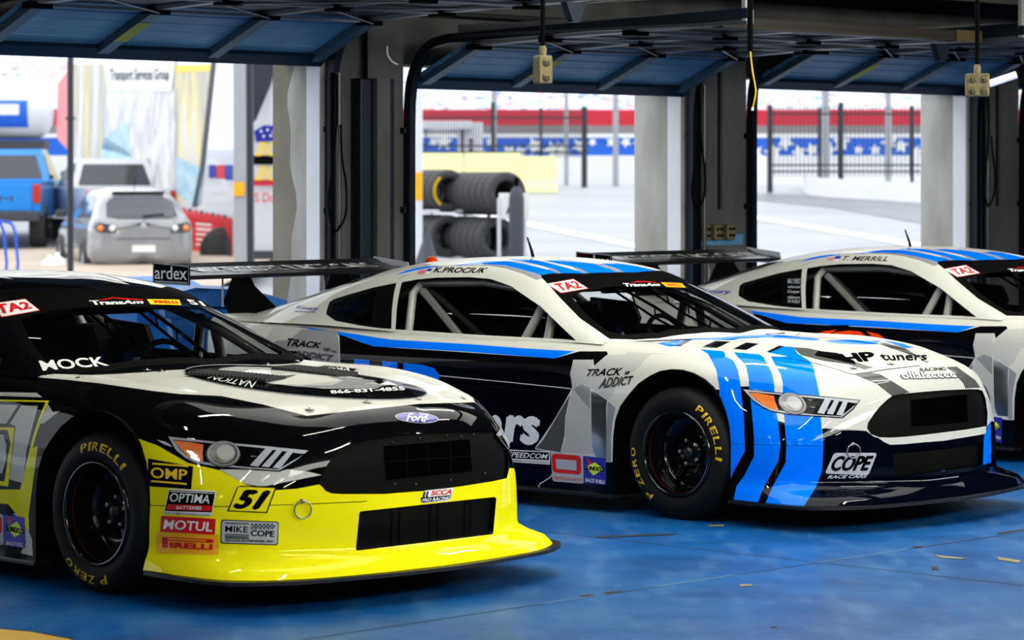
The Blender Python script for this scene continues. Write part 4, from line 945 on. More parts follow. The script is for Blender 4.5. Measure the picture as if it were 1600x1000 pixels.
def antenna(root, x, y):
    z = S2['sm'].hit(Vector((x, y, 3)), Vector((0, 0, -1))).z
    mb = MB(); mb.tube([(x, y, z-.005), (x-.01, y, z+.03), (x-.045, y, z+.11)], [.010, .008, .004], M['matblack'], 8); mb.build('antenna', root)
S1 = make_shell(POSE[1], paint1L, paint1G, 'black', gr1, lo1)
S2 = make_shell(POSE[2], paint2L, paint2G, 'cream', gr2, lo2)
car1 = build_car('race_car', 1, S1, 'black, yellow and cream race car numbered 51, nearest the camera', wheelrot=-50)
decals_car1(car1, S1); tow_ring(car1, S1, 1, 472, 783)
decal('radiator_opening', [('p', a3((472, 388), (920, 352), (936, 520), (486, 566)), 'hole')]+[('p', a3((x, 380-i*10), (x+2, 380-i*10), (x+8, 552-i*10), (x+5, 552-i*10)), 'grille') for i, x in enumerate((590, 700, 815))]+[('p', a3((480, 470), (930, 440), (930, 443), (480, 473)), 'grille')], POSE[1], S1['sm'], car1, 'darker rectangle inside the grille', base=-.0085)
decal('inlet_divider', [('p', a3((x, 722-i*13), (x+4, 722-i*13), (x-2, 912-i*14), (x-6, 912-i*14)), 'hole') for i, x in enumerate((520, 560, 720, 760, 900, 930))], POSE[1], S1['sm'], car1, base=-.016)
car2 = build_car('race_car', 2, S2, 'white, blue and black race car in the middle, its nose marked COPE RACE CARS', wheelrot=0)
decals_shared23(car2, S2, 2); decals_car2(car2, S2); tow_ring(car2, S2, 2, 1332, 694); antenna(car2, -1.78, -.05)
decal('radiator_opening', [('p', b8((1000, 375), (1390, 335), (1400, 530), (1010, 560)), 'hole')], POSE[2], S2['sm'], car2, 'darker rectangle inside the grille', base=-.0085)
car3 = build_car('race_car', 3, S2, 'white and blue race car at the right with an orange emblem on its flank', wheelrot=20)
n0 = len(bpy.data.objects)
decals_shared23(car3, S2, 2); decals_car3(car3, S2); antenna(car3, -1.85, -.05)
# ------------------------------------------------------------------ garage
AW = math.radians(43.9); TW = Vector((math.sin(AW), math.cos(AW), 0)); NW = Vector((math.cos(AW), -math.sin(AW), 0)); BW = Vector((-.756, 20.83, 0))
RW_ = Matrix((TW, -NW, Vector((0, 0, 1)))).transposed()      # local x along the wall, local y outward
def wp(k, d, z): return BW+TW*k+NW*d+Vector((0, 0, z))
def wbox(mb, k0, k1, d0, d1, z0, z1, m, bev=0):
    mb.box(wp((k0+k1)/2, (d0+d1)/2, (z0+z1)/2), (abs(k1-k0), abs(d1-d0), abs(z1-z0)), m, RW_, bev); return mb
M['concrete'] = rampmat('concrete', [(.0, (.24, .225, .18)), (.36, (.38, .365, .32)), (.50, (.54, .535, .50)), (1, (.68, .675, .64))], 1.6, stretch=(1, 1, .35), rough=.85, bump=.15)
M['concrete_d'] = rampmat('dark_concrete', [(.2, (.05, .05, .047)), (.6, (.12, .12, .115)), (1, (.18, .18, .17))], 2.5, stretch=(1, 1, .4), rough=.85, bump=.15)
M['brownband'] = rampmat('wavy_brown_band', [(.3, (.20, .18, .135)), (.7, (.31, .285, .23))], 2.2, rough=.8)
M['wallpaint'] = mat('painted_block_wall', (.35, .36, .36), .8, bump=.1)
M['wpaint'] = mat('white_jamb_paint', (.82, .83, .86), .6)
M['doorblue'] = rampmat('blue_door_panel', [(.3, (.09, .22, .36)), (.7, (.14, .31, .46))], 3, stretch=(1, 1, 1), rough=.45)
M['doordk'] = mat('dark_blue_steel', (.008, .028, .055), .4, metal=.3)
M['stile'] = mat('blue_grey_stile', (.07, .12, .17), .4, metal=.2)
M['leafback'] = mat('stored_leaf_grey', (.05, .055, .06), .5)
M['track'] = mat('galvanised_track', (.10, .105, .11), .35, metal=.7)
M['trackd'] = mat('dark_track', (.008, .016, .026), .4, metal=.4)
M['strut'] = mat('grey_strut', (.34, .34, .33), .35, metal=.3)
M['brown'] = wavemat('brown_beam', (.008, .005, .0015), (.018, .011, .003), 8, 'Z', .5)
M['brownend'] = wavemat('brown_beam_end', (.035, .024, .006), (.10, .07, .02), 30, 'Z', .5)
M['sticker'] = mat('yellow_green_sticker', (.30, .33, .02), .5)
M['boxmetal'] = mat('weathered_box_metal', (.20, .17, .09), .55, metal=.4, var=.35, scale=30)
M['floorblue'] = None
def floor_mat():
    m = bpy.data.materials.new('blue_epoxy_floor'); m.use_nodes = True; nt = m.node_tree; N = nt.nodes; L = nt.links; b = N['Principled BSDF']
    tc = N.new('ShaderNodeTexCoord')
    def noise(sc, det=5, st=(1, 1, 1), rot=0):
        mp = N.new('ShaderNodeMapping'); mp.inputs['Scale'].default_value = st; mp.inputs['Rotation'].default_value = (0, 0, rot)
        t = N.new('ShaderNodeTexNoise'); t.inputs['Scale'].default_value = sc; t.inputs['Detail'].default_value = det
        L.new(tc.outputs['Object'], mp.inputs[0]); L.new(mp.outputs[0], t.inputs['Vector']); return t.outputs['Fac']
    def ramp(src, els):
        r = N.new('ShaderNodeValToRGB'); e = r.color_ramp.elements
        while len(e) < len(els): e.new(.5)
        for x, (p, c) in zip(e, els): x.position = p; x.color = tuple(c)+(1,)
        L.new(src, r.inputs[0]); return r.outputs[0]
    base = ramp(noise(1.3, 8, (1, 1, 1)), [(.3, (.0, .065, .22)), (.52, (.0, .10, .31)), (.75, (.02, .14, .34))])
    scuff = ramp(noise(7, 8, (1, .25, 1), 1.0), [(.50, (0, 0, 0)), (.72, (.5, .5, .5))])
    mx = N.new('ShaderNodeMix'); mx.data_type = 'RGBA'; L.new(scuff, mx.inputs['Factor']); L.new(base, mx.inputs['A']); mx.inputs['B'].default_value = (.09, .22, .42, 1)
    grime = ramp(noise(3.1, 6), [(.62, (0, 0, 0)), (.80, (.55, .55, .55))])
    m2 = N.new('ShaderNodeMix'); m2.data_type = 'RGBA'; L.new(grime, m2.inputs['Factor']); L.new(mx.outputs['Result'], m2.inputs['A']); m2.inputs['B'].default_value = (.0, .06, .22, 1)
    L.new(m2.outputs['Result'], b.inputs['Base Color'])
    rr = N.new('ShaderNodeMapRange'); rr.inputs['To Min'].default_value = .26; rr.inputs['To Max'].default_value = .50; L.new(noise(5, 6), rr.inputs['Value']); L.new(rr.outputs[0], b.inputs['Roughness'])
    bp = N.new('ShaderNodeBump'); bp.inputs['Strength'].default_value = .12; bp.inputs['Distance'].default_value = .004; L.new(noise(40, 3), bp.inputs['Height']); L.new(bp.outputs['Normal'], b.inputs['Normal'])
    b.inputs['Specular IOR Level'].default_value = .4
    return m
M['floorblue'] = floor_mat()
M['flooryel'] = rampmat('yellow_floor_paint', [(.3, (.55, .36, .08)), (.7, (.70, .47, .12))], 3, rough=.45)
M['joint'] = mat('joint_dark', (.01, .03, .06), .7)
M['jointl'] = mat('joint_pale', (.22, .38, .52), .7)
M['bare'] = mat('bare_concrete_chip', (.25, .22, .13), .8)
M['chipd'] = mat('dark_chip', (.02, .025, .03), .8)
K0, K1, D1 = -20., 17.5, 19.5
mb = MB(); mb.add([wp(K0, -.5, 0), wp(K1, -.5, 0), wp(K1, D1, 0), wp(K0, D1, 0)], [(0, 1, 2, 3)], M['floorblue']); struct(mb.build('floor', label='glossy scuffed blue garage floor'))
mb = MB(); mb.add([wp(K0, -.6, 3.75), wp(K1, -.6, 3.75), wp(K1, D1, 3.75), wp(K0, D1, 3.75)], [(0, 1, 2, 3)], M['concrete_d']); struct(mb.build('ceiling'))
mb = MB(); wbox(mb, K0, K0+.2, -.5, D1, 0, 3.75, M['wallpaint']); struct(mb.build('wall_left'))
mb = MB(); wbox(mb, K1-.2, K1, -.5, D1, 0, 3.75, M['wallpaint']); struct(mb.build('wall_right'))
mb = MB(); wbox(mb, K0, K1, D1-.2, D1, 0, 3.75, M['concrete_d']); struct(mb.build('wall_back'))
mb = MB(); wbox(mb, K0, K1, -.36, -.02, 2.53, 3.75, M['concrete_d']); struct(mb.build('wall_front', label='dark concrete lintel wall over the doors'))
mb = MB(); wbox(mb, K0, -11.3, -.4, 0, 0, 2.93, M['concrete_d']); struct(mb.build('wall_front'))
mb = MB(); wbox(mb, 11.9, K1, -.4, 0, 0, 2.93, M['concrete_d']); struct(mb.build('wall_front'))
# floor joints, chips, yellow lane
def gp(u, v, z=.0): Y = FPX*(HC-z)/(v-Y0); return Vector(((u-800)/FPX*Y, Y, z))
def gstrip(mb, p, q, w, z, m):
    p, q = Vector(p), Vector(q); d = (q-p).normalized(); n = Vector((-d.y, d.x, 0))*w/2
    mb.add([Vector((x.x, x.y, z)) for x in (p-n, q-n, q+n, p+n)], [(0, 1, 2, 3)], m)
mb = MB(); A = gp(1000, 921); B_ = gp(1330, 868)
gstrip(mb, A-TW*6, A+TW*12, .010, .0012, M['joint']); gstrip(mb, A+TW*.1, A+TW*.62, .008, .0018, M['jointl']); gstrip(mb, A+TW*1.2, A+TW*1.9, .008, .0018, M['jointl']); gstrip(mb, A-TW*.6, A-TW*.2, .007, .0018, M['jointl'])
C_ = gp(1270, 878); gstrip(mb, C_-NW*3, C_+NW*6, .007, .0012, M['joint']); struct(mb.build('trim_1', label='saw-cut joints crossing the blue floor'))
mb = MB(); c = [gp(-20, 982), gp(0, 983.5), gp(50, 988), gp(115, 1000.5), gp(60, 1060), gp(-60, 1060)]; mb.add([(p.x, p.y, .0015) for p in c], [tuple(range(6))], M['flooryel']); mb.add([(p.x, p.y, .0011) for p in (gp(-20, 980), gp(0, 981.5), gp(50, 986), gp(118, 999), gp(115, 1000.5), gp(50, 988), gp(0, 983.5), gp(-20, 982))], [(0, 1, 6, 7), (1, 2, 5, 6), (2, 3, 4, 5)], M['chipd']); struct(mb.build('trim_2', label='yellow painted floor edge'))
for i, (pts, m) in enumerate([([(1455, 886), (1465, 886), (1467, 891), (1457, 891)], 'chipd'), ([(1460, 868), (1485, 870), (1511, 873), (1500, 874), (1470, 872)], 'bare'), ([(1558, 871), (1575, 873), (1597, 877), (1590, 880), (1560, 875)], 'bare'), ([(1154, 914), (1175, 913), (1174, 916), (1158, 917)], 'bare'), ([(943, 926), (972, 923), (971, 925), (946, 929)], 'chipd'), ([(905, 931), (928, 929), (927, 931), (908, 933)], 'chipd'), ([(1425, 854), (1444, 854), (1440, 856), (1428, 856)], 'chipd'), ([(1558, 833), (1600, 827), (1600, 829), (1560, 835)], 'chipd'), ([(1105, 821), (1130, 820), (1132, 823), (1110, 823)], 'bare'), ([(1203, 980), (1214, 980), (1213, 982), (1205, 982)], 'chipd'), ([(930, 838), (1060, 833), (1050, 836), (935, 841)], 'joint')]):
    mb = MB(); mb.add([tuple(gp(u, v))[:2]+(.0022,) for u, v in pts], [tuple(range(len(pts)))], M[m]); struct(mb.build('trim_%d' % (i+3), label='small chip in the floor paint'))

# columns
def column(k, label, furn):
    root = empty('concrete_column', wp(k-.39, -.24, 0), label, 'column', group='concrete columns between the garage doors')
    o0 = root.location
    def P(name, fn, lb=None):
        mb = MB(); fn(mb); mb.v = [tuple(Vector(v)-o0) for v in mb.v]; return mb.build(name, root, label=lb)
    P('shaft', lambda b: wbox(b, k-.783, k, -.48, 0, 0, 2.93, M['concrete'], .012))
    P('inner_face', lambda b: wbox(b, k-.74, k-.02, .002, .02, 0, 2.93, M['concrete_d']), 'inner face, shade painted in as darker concrete')  # darker concrete slab puts the inner side's shade into the colour
    P('jamb_strip', lambda b: wbox(b, k-.789, k-.784, -.13, -.0, 0, 2.6, M['wpaint']), 'white painted strip on the jamb')
    if furn == 1:
        P('wavy_brown_band', lambda b: b.add([wp(k-.7845, d, z) for d, z in [(-.478, 0), (-.478, 2.93)]+[(-.29+.035*math.sin(z*5.1)+.02*math.sin(z*13), z) for z in [2.93-.1*q for q in range(30)]]], [tuple(range(32))], M['brownband']), 'brownish band with a wavy edge')  # browner strip with a wavy edge along the outer part of the side face
        P('steel_post', lambda b: (wbox(b, k-.52, k-.20, .02, .12, 0, 2.42, M['trackd'], .01), wbox(b, k-.40, k-.28, .12, .16, 0, 2.42, M['concrete_d'])), 'dark steel channel on the column')
        P('conduit', lambda b: b.tube([wp(k-.42, .06, 2.42), wp(k-.42, .06, 2.93)], .018, M['matblack']))
    else:
        P('conduit', lambda b: b.tube([wp(k-.36, .04, 1.50), wp(k-.36, .04, 2.72), wp(k-.40, .04, 2.9)], .014, M['trackd']))
        if furn == 2:
            for i in range(3):
                def f(b, i=i):
                    wbox(b, k-.61+i*.15, k-.51+i*.15, .02, .07, 1.26, 1.38, M['boxmetal'], .01)
                    for s in (-.02, .02):
                        for h in (1.295, 1.345): b.lathe([(0, .001), (.012, 0)], M['matblack'], 10, c=wp(k-.56+i*.15+s, .078, h))
                P('outlet_box', f)
            P('paint_overspray', lambda b: wbox(b, k-.72, k-.06, .0205, .0215, 1.22, 1.30, M['doorblue']), 'blue paint smear under the outlets')
    return root
for k, l, f in ((0., 'concrete column with a dark steel channel, between the left and middle doors', 1), (3.74, 'concrete column with three outlet boxes, between the middle and right doors', 2), (7.48, 'concrete column at the right edge beyond the right-hand door', 3), (-3.74, 'concrete column left of the left-hand door', 3), (-7.48, 'second concrete column left of the left-hand door', 3), (11.22, 'farthest concrete column on the right', 3)):
    column(k, l, f)
# sectional doors, half raised
def door(k0, k1, zb, label):
    root = empty('sectional_garage_door', wp((k0+k1)/2, .3, zb), label, 'garage door', group='blue sectional garage doors'); o0 = root.location
    def P(name, fn, lb=None):
        mb = MB(); fn(mb); mb.v = [tuple(Vector(v)-o0) for v in mb.v]; return mb.build(name, root, label=lb)
    # section line in (d,z): leaning lower leaf, then the leaves stored overhead
    prof = [(.02, zb), (.10, zb+.075), (.62, zb+.30), (1.3, zb+.33), (2.05, zb+.35), (2.75, zb+.36)]
    zt = zb+.36
    def leaf(b, a, c, n, m, ribs=True):
        (d0, z0), (d1, z1) = a, c; L_ = math.hypot(d1-d0, z1-z0)
        for i in range(n):
            t0, t1 = i/n+.012, (i+1)/n-.012
            da, za, db, zb_ = d0+(d1-d0)*t0, z0+(z1-z0)*t0, d0+(d1-d0)*t1, z0+(z1-z0)*t1
            vs = [wp(k0, da, za), wp(k1, da, za), wp(k1, db, zb_), wp(k0, db, zb_)]; up = Vector((0, 0, .025))
            b.add(vs+[v+up for v in vs], [(0, 1, 2, 3), (7, 6, 5, 4), (0, 4, 5, 1), (1, 5, 6, 2), (2, 6, 7, 3), (3, 7, 4, 0)], m)
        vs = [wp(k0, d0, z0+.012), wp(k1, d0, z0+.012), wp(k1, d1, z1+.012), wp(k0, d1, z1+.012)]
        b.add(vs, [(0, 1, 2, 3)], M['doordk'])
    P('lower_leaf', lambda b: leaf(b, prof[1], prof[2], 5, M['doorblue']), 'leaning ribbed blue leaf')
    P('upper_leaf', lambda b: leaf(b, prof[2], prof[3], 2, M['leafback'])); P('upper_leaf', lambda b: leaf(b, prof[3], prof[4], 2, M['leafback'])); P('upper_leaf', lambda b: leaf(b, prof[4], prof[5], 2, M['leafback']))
    P('bottom_seal', lambda b: b.add([wp(a, d, z) for a in (k0-.02, k1+.02) for d, z in ((.02, zb-.005), (.06, zb-.01), (.13, zb+.05), (.09, zb+.085))], [(0, 1, 2, 3), (7, 6, 5, 4), (0, 4, 5, 1), (1, 5, 6, 2), (2, 6, 7, 3), (3, 7, 4, 0)], M['doordk']), 'black bottom rail')
    n = 4
    for i in range(n):
        kk = k0+.06+(k1-k0-.12)*i/(n-1)
        def bar(b, a, c, w=.045, h=.05, m=M['doordk']):
            (d0, z0), (d1, z1) = a, c
            b.add([wp(kk+s, d, z) for s in (-w, w) for d, z in ((d0, z0-.004), (d1, z1-.004), (d1, z1-h), (d0, z0-h))], [(0, 1, 2, 3), (7, 6, 5, 4), (0, 4, 5, 1), (1, 5, 6, 2), (2, 6, 7, 3), (3, 7, 4, 0)], m)
        P('stile', lambda b: bar(b, prof[1], prof[2], .045, .055, M['stile']))
        for j in (2, 3, 4): P('stile', lambda b: bar(b, prof[j], prof[j+1], .04, .03, M['strut']))
        def hinge(b):
            for j in (2, 3, 4): wbox(b, kk-.08, kk+.08, prof[j][0]-.05, prof[j][0]+.05, prof[j][1]-.055, prof[j][1]-.015, M['matblack'], .008)
        P('hinge', hinge)
        if i == 1:
            P('warning_sticker', lambda b: b.add([wp(kk+s, prof[1][0]+(prof[2][0]-prof[1][0])*t, prof[1][1]+(prof[2][1]-prof[1][1])*t-.0575) for s, t in ((-.052, .32), (.052, .32), (.052, .80), (-.052, .80))], [(0, 1, 2, 3)], M['sticker']), 'yellow-green sticker strip')
    for d, z in ((.62, prof[2][1]-.02), (1.27, prof[3][1]-.02), (1.33, prof[3][1]-.02), (2.02, prof[4][1]-.02), (2.08, prof[4][1]-.02), (2.7, prof[5][1]-.02)):
        P('cross_strut', lambda b: wbox(b, k0, k1, d-.012, d+.012, z-.018, z, M['strut']))
    for i in range(n-1):          # diagonal stay rods of the stored leaves
        ka, kb = k0+.06+(k1-k0-.12)*i/(n-1), k0+.06+(k1-k0-.12)*(i+1)/(n-1)
        P('stay_rod', lambda b: b.tube([wp(ka, 1.3, prof[3][1]-.045), wp(kb, 2.05, prof[4][1]-.045)], .006, M['steel'], 6))
        P('stay_rod', lambda b: b.tube([wp(ka, 1.25, prof[3][1]-.045), wp(kb, .66, prof[2][1]-.045)], .006, M['steel'], 6))
    P('top_beam', lambda b: wbox(b, k0+.05, k1-.28, 2.66, 2.80, zt-.035, zt+.035, M['brown'])); P('top_beam_end', lambda b: wbox(b, k1-.28, k1+.02, 2.65, 2.81, zt-.04, zt+.04, M['brownend']), 'layered brown beam end')
    P('bracket', lambda b: b.prism([(-.09, .0), (.09, .0), (.03, -.12), (-.03, -.12)], M['trackd'], .05, RW_, o=wp(k1-.35, 2.72, zt-.06)))
    for kk, s in ((k0-.05, -1), (k1+.13, 1)):
        def tr(b):
            path = [(.05, 0.02), (.05, zb-.30), (.055, zb-.12), (.085, zb+.06), (.16, zb+.20), (.28, zb+.29), (.45, zb+.325), (3.1, zb+.40)]
            path = [tuple(x) for x in hermite(np.array([(a, c, 0.) for a, c in path]), [1, 1, 4, 4, 4, 4, 1])[:, :2]]
            w, h = .028, .032; vs = []
            for i, (d, z) in enumerate(path):
                a = path[max(i-1, 0)]; c = path[min(i+1, len(path)-1)]; t = Vector((c[0]-a[0], c[1]-a[1])).normalized(); nn = Vector((t.y, -t.x))
                for x, y in ((-w, -h), (w, -h), (w, h), (-w, h)): vs.append(wp(kk+x, d+nn.x*y, z+nn.y*y))
            fs = [(i*4+j, i*4+(j+1) % 4, (i+1)*4+(j+1) % 4, (i+1)*4+j) for i in range(len(path)-1) for j in range(4)]
            b.add(vs, fs+[(0, 1, 2, 3), tuple(range(len(vs)-4, len(vs)))], M['trackd'])
        P('track', tr)
        def tr2(b):
            wbox(b, kk-.035, kk+.035, .5, 3.1, zb+.33, zb+.35, M['track']); wbox(b, kk+.025, kk+.035, .5, 3.1, zb+.33, zb+.42, M['strut'])
        P('horizontal_rail', tr2)
        def br(b):
            for z in (.35, .95, 1.5, 2.05): wbox(b, kk-(.06 if s < 0 else .03), kk+.05, .0, .06, z, z+.04, M['trackd'])
        P('track_bracket', br)
        P('hanger', lambda b: (wbox(b, kk-.02, kk+.02, 3.05, 3.08, zb+.35, 3.74, M['strut']), [b.lathe([(0, 0), (.007, 0)], M['matblack'], 8, c=wp(kk, 3.09, zb+.42+q*.035)) for q in range(8)]), 'perforated angle hanger')
    P('torsion_shaft', lambda b: b.tube([wp(k0-.1, .12, zb+.52), wp(k1+.1, .12, zb+.52)], .016, M['track']))
    return root
door(-3.68, -.85, 2.50, 'raised blue sectional door of the left-hand bay'); door(.06, 2.90, 2.37, 'raised blue sectional door of the middle bay'); dr3 = door(3.80, 6.64, 2.45, 'raised blue sectional door of the right-hand bay')
door(7.54, 10.38, 2.45, 'raised blue sectional door past the far right column')
# black vertical pipes beside the columns, loose cables
for i, (k, d) in enumerate(((-.83+.0, .10), (2.98, .10), (6.73, .10))):
    mb = MB(); 
    for q in range(2): mb.tube([wp(k+.04+q*.06, d+.03, .02), wp(k+.04+q*.06, d+.03, 2.45)], .016, M['track' if q else 'matblack'], 8)
    o = mb.build('vertical_conduit', None); tag(o, ['pair of dark conduits on the left-hand column', 'pair of dark conduits on the column with the outlets', 'pair of dark conduits on the right-hand column'][i], 'conduit', 'conduit pairs on the columns')
for i, (k, zl) in enumerate(((-.80, 1.38), (2.94, 1.50), (6.78, 1.50))):
    mb = MB(); pts = [(k+.02, .16, 2.44), (k+.01, .17, 2.1), (k-.03, .17, 1.8), (k-.05, .17, zl+.1), (k, .17, zl), (k+.07, .17, zl+.06), (k+.10, .17, zl+.3), (k+.06, .17, zl+.5), (k+.05, .17, 2.1)]
    pts = hermite(np.array(pts), [4]*8); mb.tube([wp(*p) for p in pts], .008, M['matblack'], 6)
    o = mb.build('looped_cable'); tag(o, ['black cable looped down the left-hand column', 'black cable hanging beside the outlet column', 'black cable looped on the right-hand column'][i], 'cable', 'black cables on the columns')
# hanging outlets
def outlet(u, v, Y, w, h, label, yaw, faces):
    p = W(u, v, Y); root = empty('hanging_outlet_box', (p.x, p.y, p.z), label, 'outlet', yaw)
    mb = MB(); mb.box((0, 0, 0), (w, .06, h), M['boxmetal'], bev=.008); mb.lathe([(.016, h/2), (.016, h/2+.03), (.010, h/2+.04)], M['boxmetal'], 12, axis='z'); bx = mb.build('junction_box', root)
    mb = MB(); mb.tube([(0, 0, h/2+.02), (0, 0, 3.74-p.z)], .010, M['matblack'], 8); mb.build('conduit_drop', root)
    for fx, fz in faces:
        mb = MB(); mb.lathe([(0, -.034), (.018, -.034), (.018, -.028)], M['boxmetal'], 16, c=(fx, 0, fz)); mb.box((fx-.006, -.035, fz), (.003, .002, .01), M['matblack']); mb.box((fx+.006, -.035, fz), (.003, .002, .01), M['matblack']); mb.build('socket_face', bx)
    return root
outlet(848, 109, 12.2, .062, .115, 'narrow metal outlet box hanging on a black rod over the middle car', .5, [(0, .03), (0, -.03)])
outlet(1527, 133, 13.0, .10, .10, 'square metal outlet box with round sockets hanging at the upper right', 0, [(-.025, .025), (.025, .025), (-.025, -.025), (.025, -.025)])
p = W(1172, 80, 12.6); root = empty('hanging_drop_cord', p, 'black rod with a thin yellow cord dangling from its end, upper right', 'cord')
mb = MB(); mb.tube([(0, 0, -.0), (0, 0, 3.74-p.z)], .012, M['matblack'], 8); mb.build('rod', root)
cp = hermite(np.array([(0, 0, .01), (.01, 0, -.08), (.022, 0, -.15), (.024, 0, -.17), (.018, 0, -.21), (.012, 0, -.235)]), [4]*5); mb = MB(); mb.tube(cp, .0035, M['dyel'], 6); mb.tube([(.012, 0, -.235), (.010, 0, -.25)], .006, M['white'], 6); mb.build('yellow_cord', root)
mb = MB(); a = wp(-.30, .35, 0); cp = hermite(np.array([tuple(W(605, 72, 19.5)), tuple(W(606, 86, 19.5)), tuple(W(614, 97, 19.5)), tuple(W(622, 101, 19.5))]), [5]*3); mb.tube(cp, .005, M['white'], 6); tag(mb.build('loose_cable'), 'short pale cable curling over the left-hand column', 'cable')
mb = MB(); mb.tube([W(1546, 131, 17), W(1588, 117, 17)], .022, M['wpaint'], 10); mb.v = [tuple(Vector(v)-dr3.location) for v in mb.v]; mb.build('pull_handle', dr3, label='white tube handle')
# dark beams over the doors
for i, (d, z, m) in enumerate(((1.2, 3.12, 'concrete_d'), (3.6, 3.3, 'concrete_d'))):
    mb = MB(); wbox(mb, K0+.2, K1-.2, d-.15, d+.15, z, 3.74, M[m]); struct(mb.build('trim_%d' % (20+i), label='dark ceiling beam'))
# ceiling lights (out of view, they light the cars)
M['tube'] = mat('fluorescent_tube', (1, .97, .86), .5, emit=90, var=0)
for i in range(5):
    for j in range(4):
        k_, d_ = -15.5+j*4.6, 4.4+i*3.1
        c = wp(k_, d_, 3.60); root = empty('ceiling_light', c, 'fluorescent strip light on the ceiling', 'light', math.pi/2-AW, 'ceiling strip lights')
        mb = MB(); mb.box((0, 0, .05), (1.3, .16, .05), M['wpaint'], bev=.008); mb.build('housing', root)
        mb = MB(); mb.tube([(-.6, 0, .0), (.6, 0, .0)], .022, M['tube'], 10); mb.build('tube', root)
# ------------------------------------------------------------------ outside
def zg(Y): return float(np.interp(Y, [0, 49, 82, 100, 400], [-.03, 0.0, 1.45, 1.55, 1.6]))
M['asphalt'] = rampmat('wet_asphalt', [(.3, (.27, .28, .30)), (.55, (.34, .35, .37)), (.8, (.42, .43, .45))], .35, stretch=(.5, 1, 1), rough=.45)
M['asphalt2'] = rampmat('dark_asphalt_patch', [(.3, (.13, .14, .16)), (.7, (.19, .20, .22))], .5, rough=.45)
M['sand'] = rampmat('sandy_ground', [(.3, (.42, .34, .27)), (.7, (.52, .44, .36))], .6, rough=.8)
M['line'] = mat('white_road_paint', (.85, .85, .85), .6)
M['pyel'] = mat('pale_yellow_barrier', (.86, .84, .42), .6, var=.04)
M['wwall'] = mat('white_concrete_wall', (.80, .80, .80), .7, var=.03)
M['bandred'] = mat('red_banner', (.62, .03, .06), .5); M['bandblue'] = mat('blue_banner', (.02, .14, .62), .5); M['bandtan'] = mat('grey_brown_band', (.26, .23, .23), .6)
M['seats'] = rampmat('grandstand_seats', [(0, (.55, .57, .60)), (.42, (.66, .67, .70)), (.60, (.60, .22, .22)), (.68, (.60, .62, .66)), (.80, (.12, .22, .48)), (.88, (.62, .66, .70))], 4.0, tex='voronoi', const=True, rough=.7, stretch=(1, .8, 1))
M['fence'] = mat('black_fence_metal', (.03, .035, .045), .5)
M['mesh'] = mat('fence_mesh', (.18, .20, .23), .6, alpha=.35)
M['pole'] = mat('grey_pole', (.35, .36, .38), .5)
M['cbody'] = mat('silver_car_paint', (.30, .305, .315), .25, metal=.2, coat=1)
M['bpick'] = mat('vivid_blue_truck_paint', (.01, .26, .72), .25, coat=1)
M['wbody'] = mat('white_vehicle_paint', (.66, .67, .70), .3, coat=.6)
M['cglass'] = mat('dark_car_glass', (.03, .035, .045), .08, coat=1); M['gglass'] = mat('grey_car_glass', (.20, .23, .25), .1, coat=1)
M['tail'] = mat('red_lamp', (.55, .02, .02), .3, coat=1); M['talo'] = mat('orange_lamp', (.9, .25, .03), .3, coat=1); M['plast'] = mat('grey_plastic', (.06, .065, .08), .6)
M['navytarp'] = mat('dark_navy_panel', (.03, .035, .05), .6)
M['btub'] = mat('blue_tube_paint', (.03, .10, .60), .4); M['bin'] = mat('blue_bin_plastic', (.005, .16, .50), .45)
M['jug'] = mat('white_jug_plastic', (.75, .75, .75), .5)
M['rtyre'] = mat('weathered_tyre', (.06, .058, .062), .7, var=.2, scale=10)
# terrain
xs = np.linspace(-70, 90, 41); ys = [15.5, 18, 20, 24, 30, 38, 44, 49, 52, 56, 60, 66, 74, 82, 90, 100, 130, 180, 260]
vs = []; fs = []
for Y in ys:
    for X in xs: vs.append((X, Y, zg(Y)))
for i in range(len(ys)-1):
    for j in range(len(xs)-1): fs.append((i*41+j, i*41+j+1, (i+1)*41+j+1, (i+1)*41+j))
g = mesh_obj('ground', vs, fs, M['asphalt'], smooth=True); struct(g)
def gnd(u, v):           # photo pixel -> point on the terrain
    lo, hi = 20., 240.
    for _ in range(50):
        m = (lo+hi)/2; vv = Y0+(HC-zg(m))/m*FPX
        if vv > v: lo = m
        else: hi = m
    return Vector(((u-800)/FPX*lo, lo, zg(lo)))
mb = MB()
for P in ([(640, 312), (815, 345), (1000, 383), (1000, 390), (815, 352), (640, 318)], [(1060, 322), (1175, 337), (1300, 358), (1440, 381), (1440, 388), (1300, 364), (1175, 342), (1060, 327)]):
    n = len(P); mb.add([gnd(u, v)+Vector((0, 0, .012)) for u, v in P], [(i, i+1, n-2-i, n-1-i) for i in range(n//2-1)], M['line'])
struct(mb.build('trim_40', label='white painted lane line outside'))
mb = MB(); mb.add([gnd(u, v)+Vector((0, 0, .008)) for u, v in ((1165, 302), (1250, 305), (1440, 318), (1440, 350), (1300, 325), (1165, 312))], [(0, 1, 4, 5), (1, 2, 3, 4)], M['asphalt2']); struct(mb.build('trim_41', label='darker wet asphalt behind the gate'))
mb = MB(); mb.add([Vector((x, y, zg(y)+.01)) for x, y in ((-14, 30), (-4.2, 30), (-4.2, 58), (-14, 58))], [(0, 1, 2, 3)], M['sand']); struct(mb.build('trim_42', label='sandy verge outside the left door'))
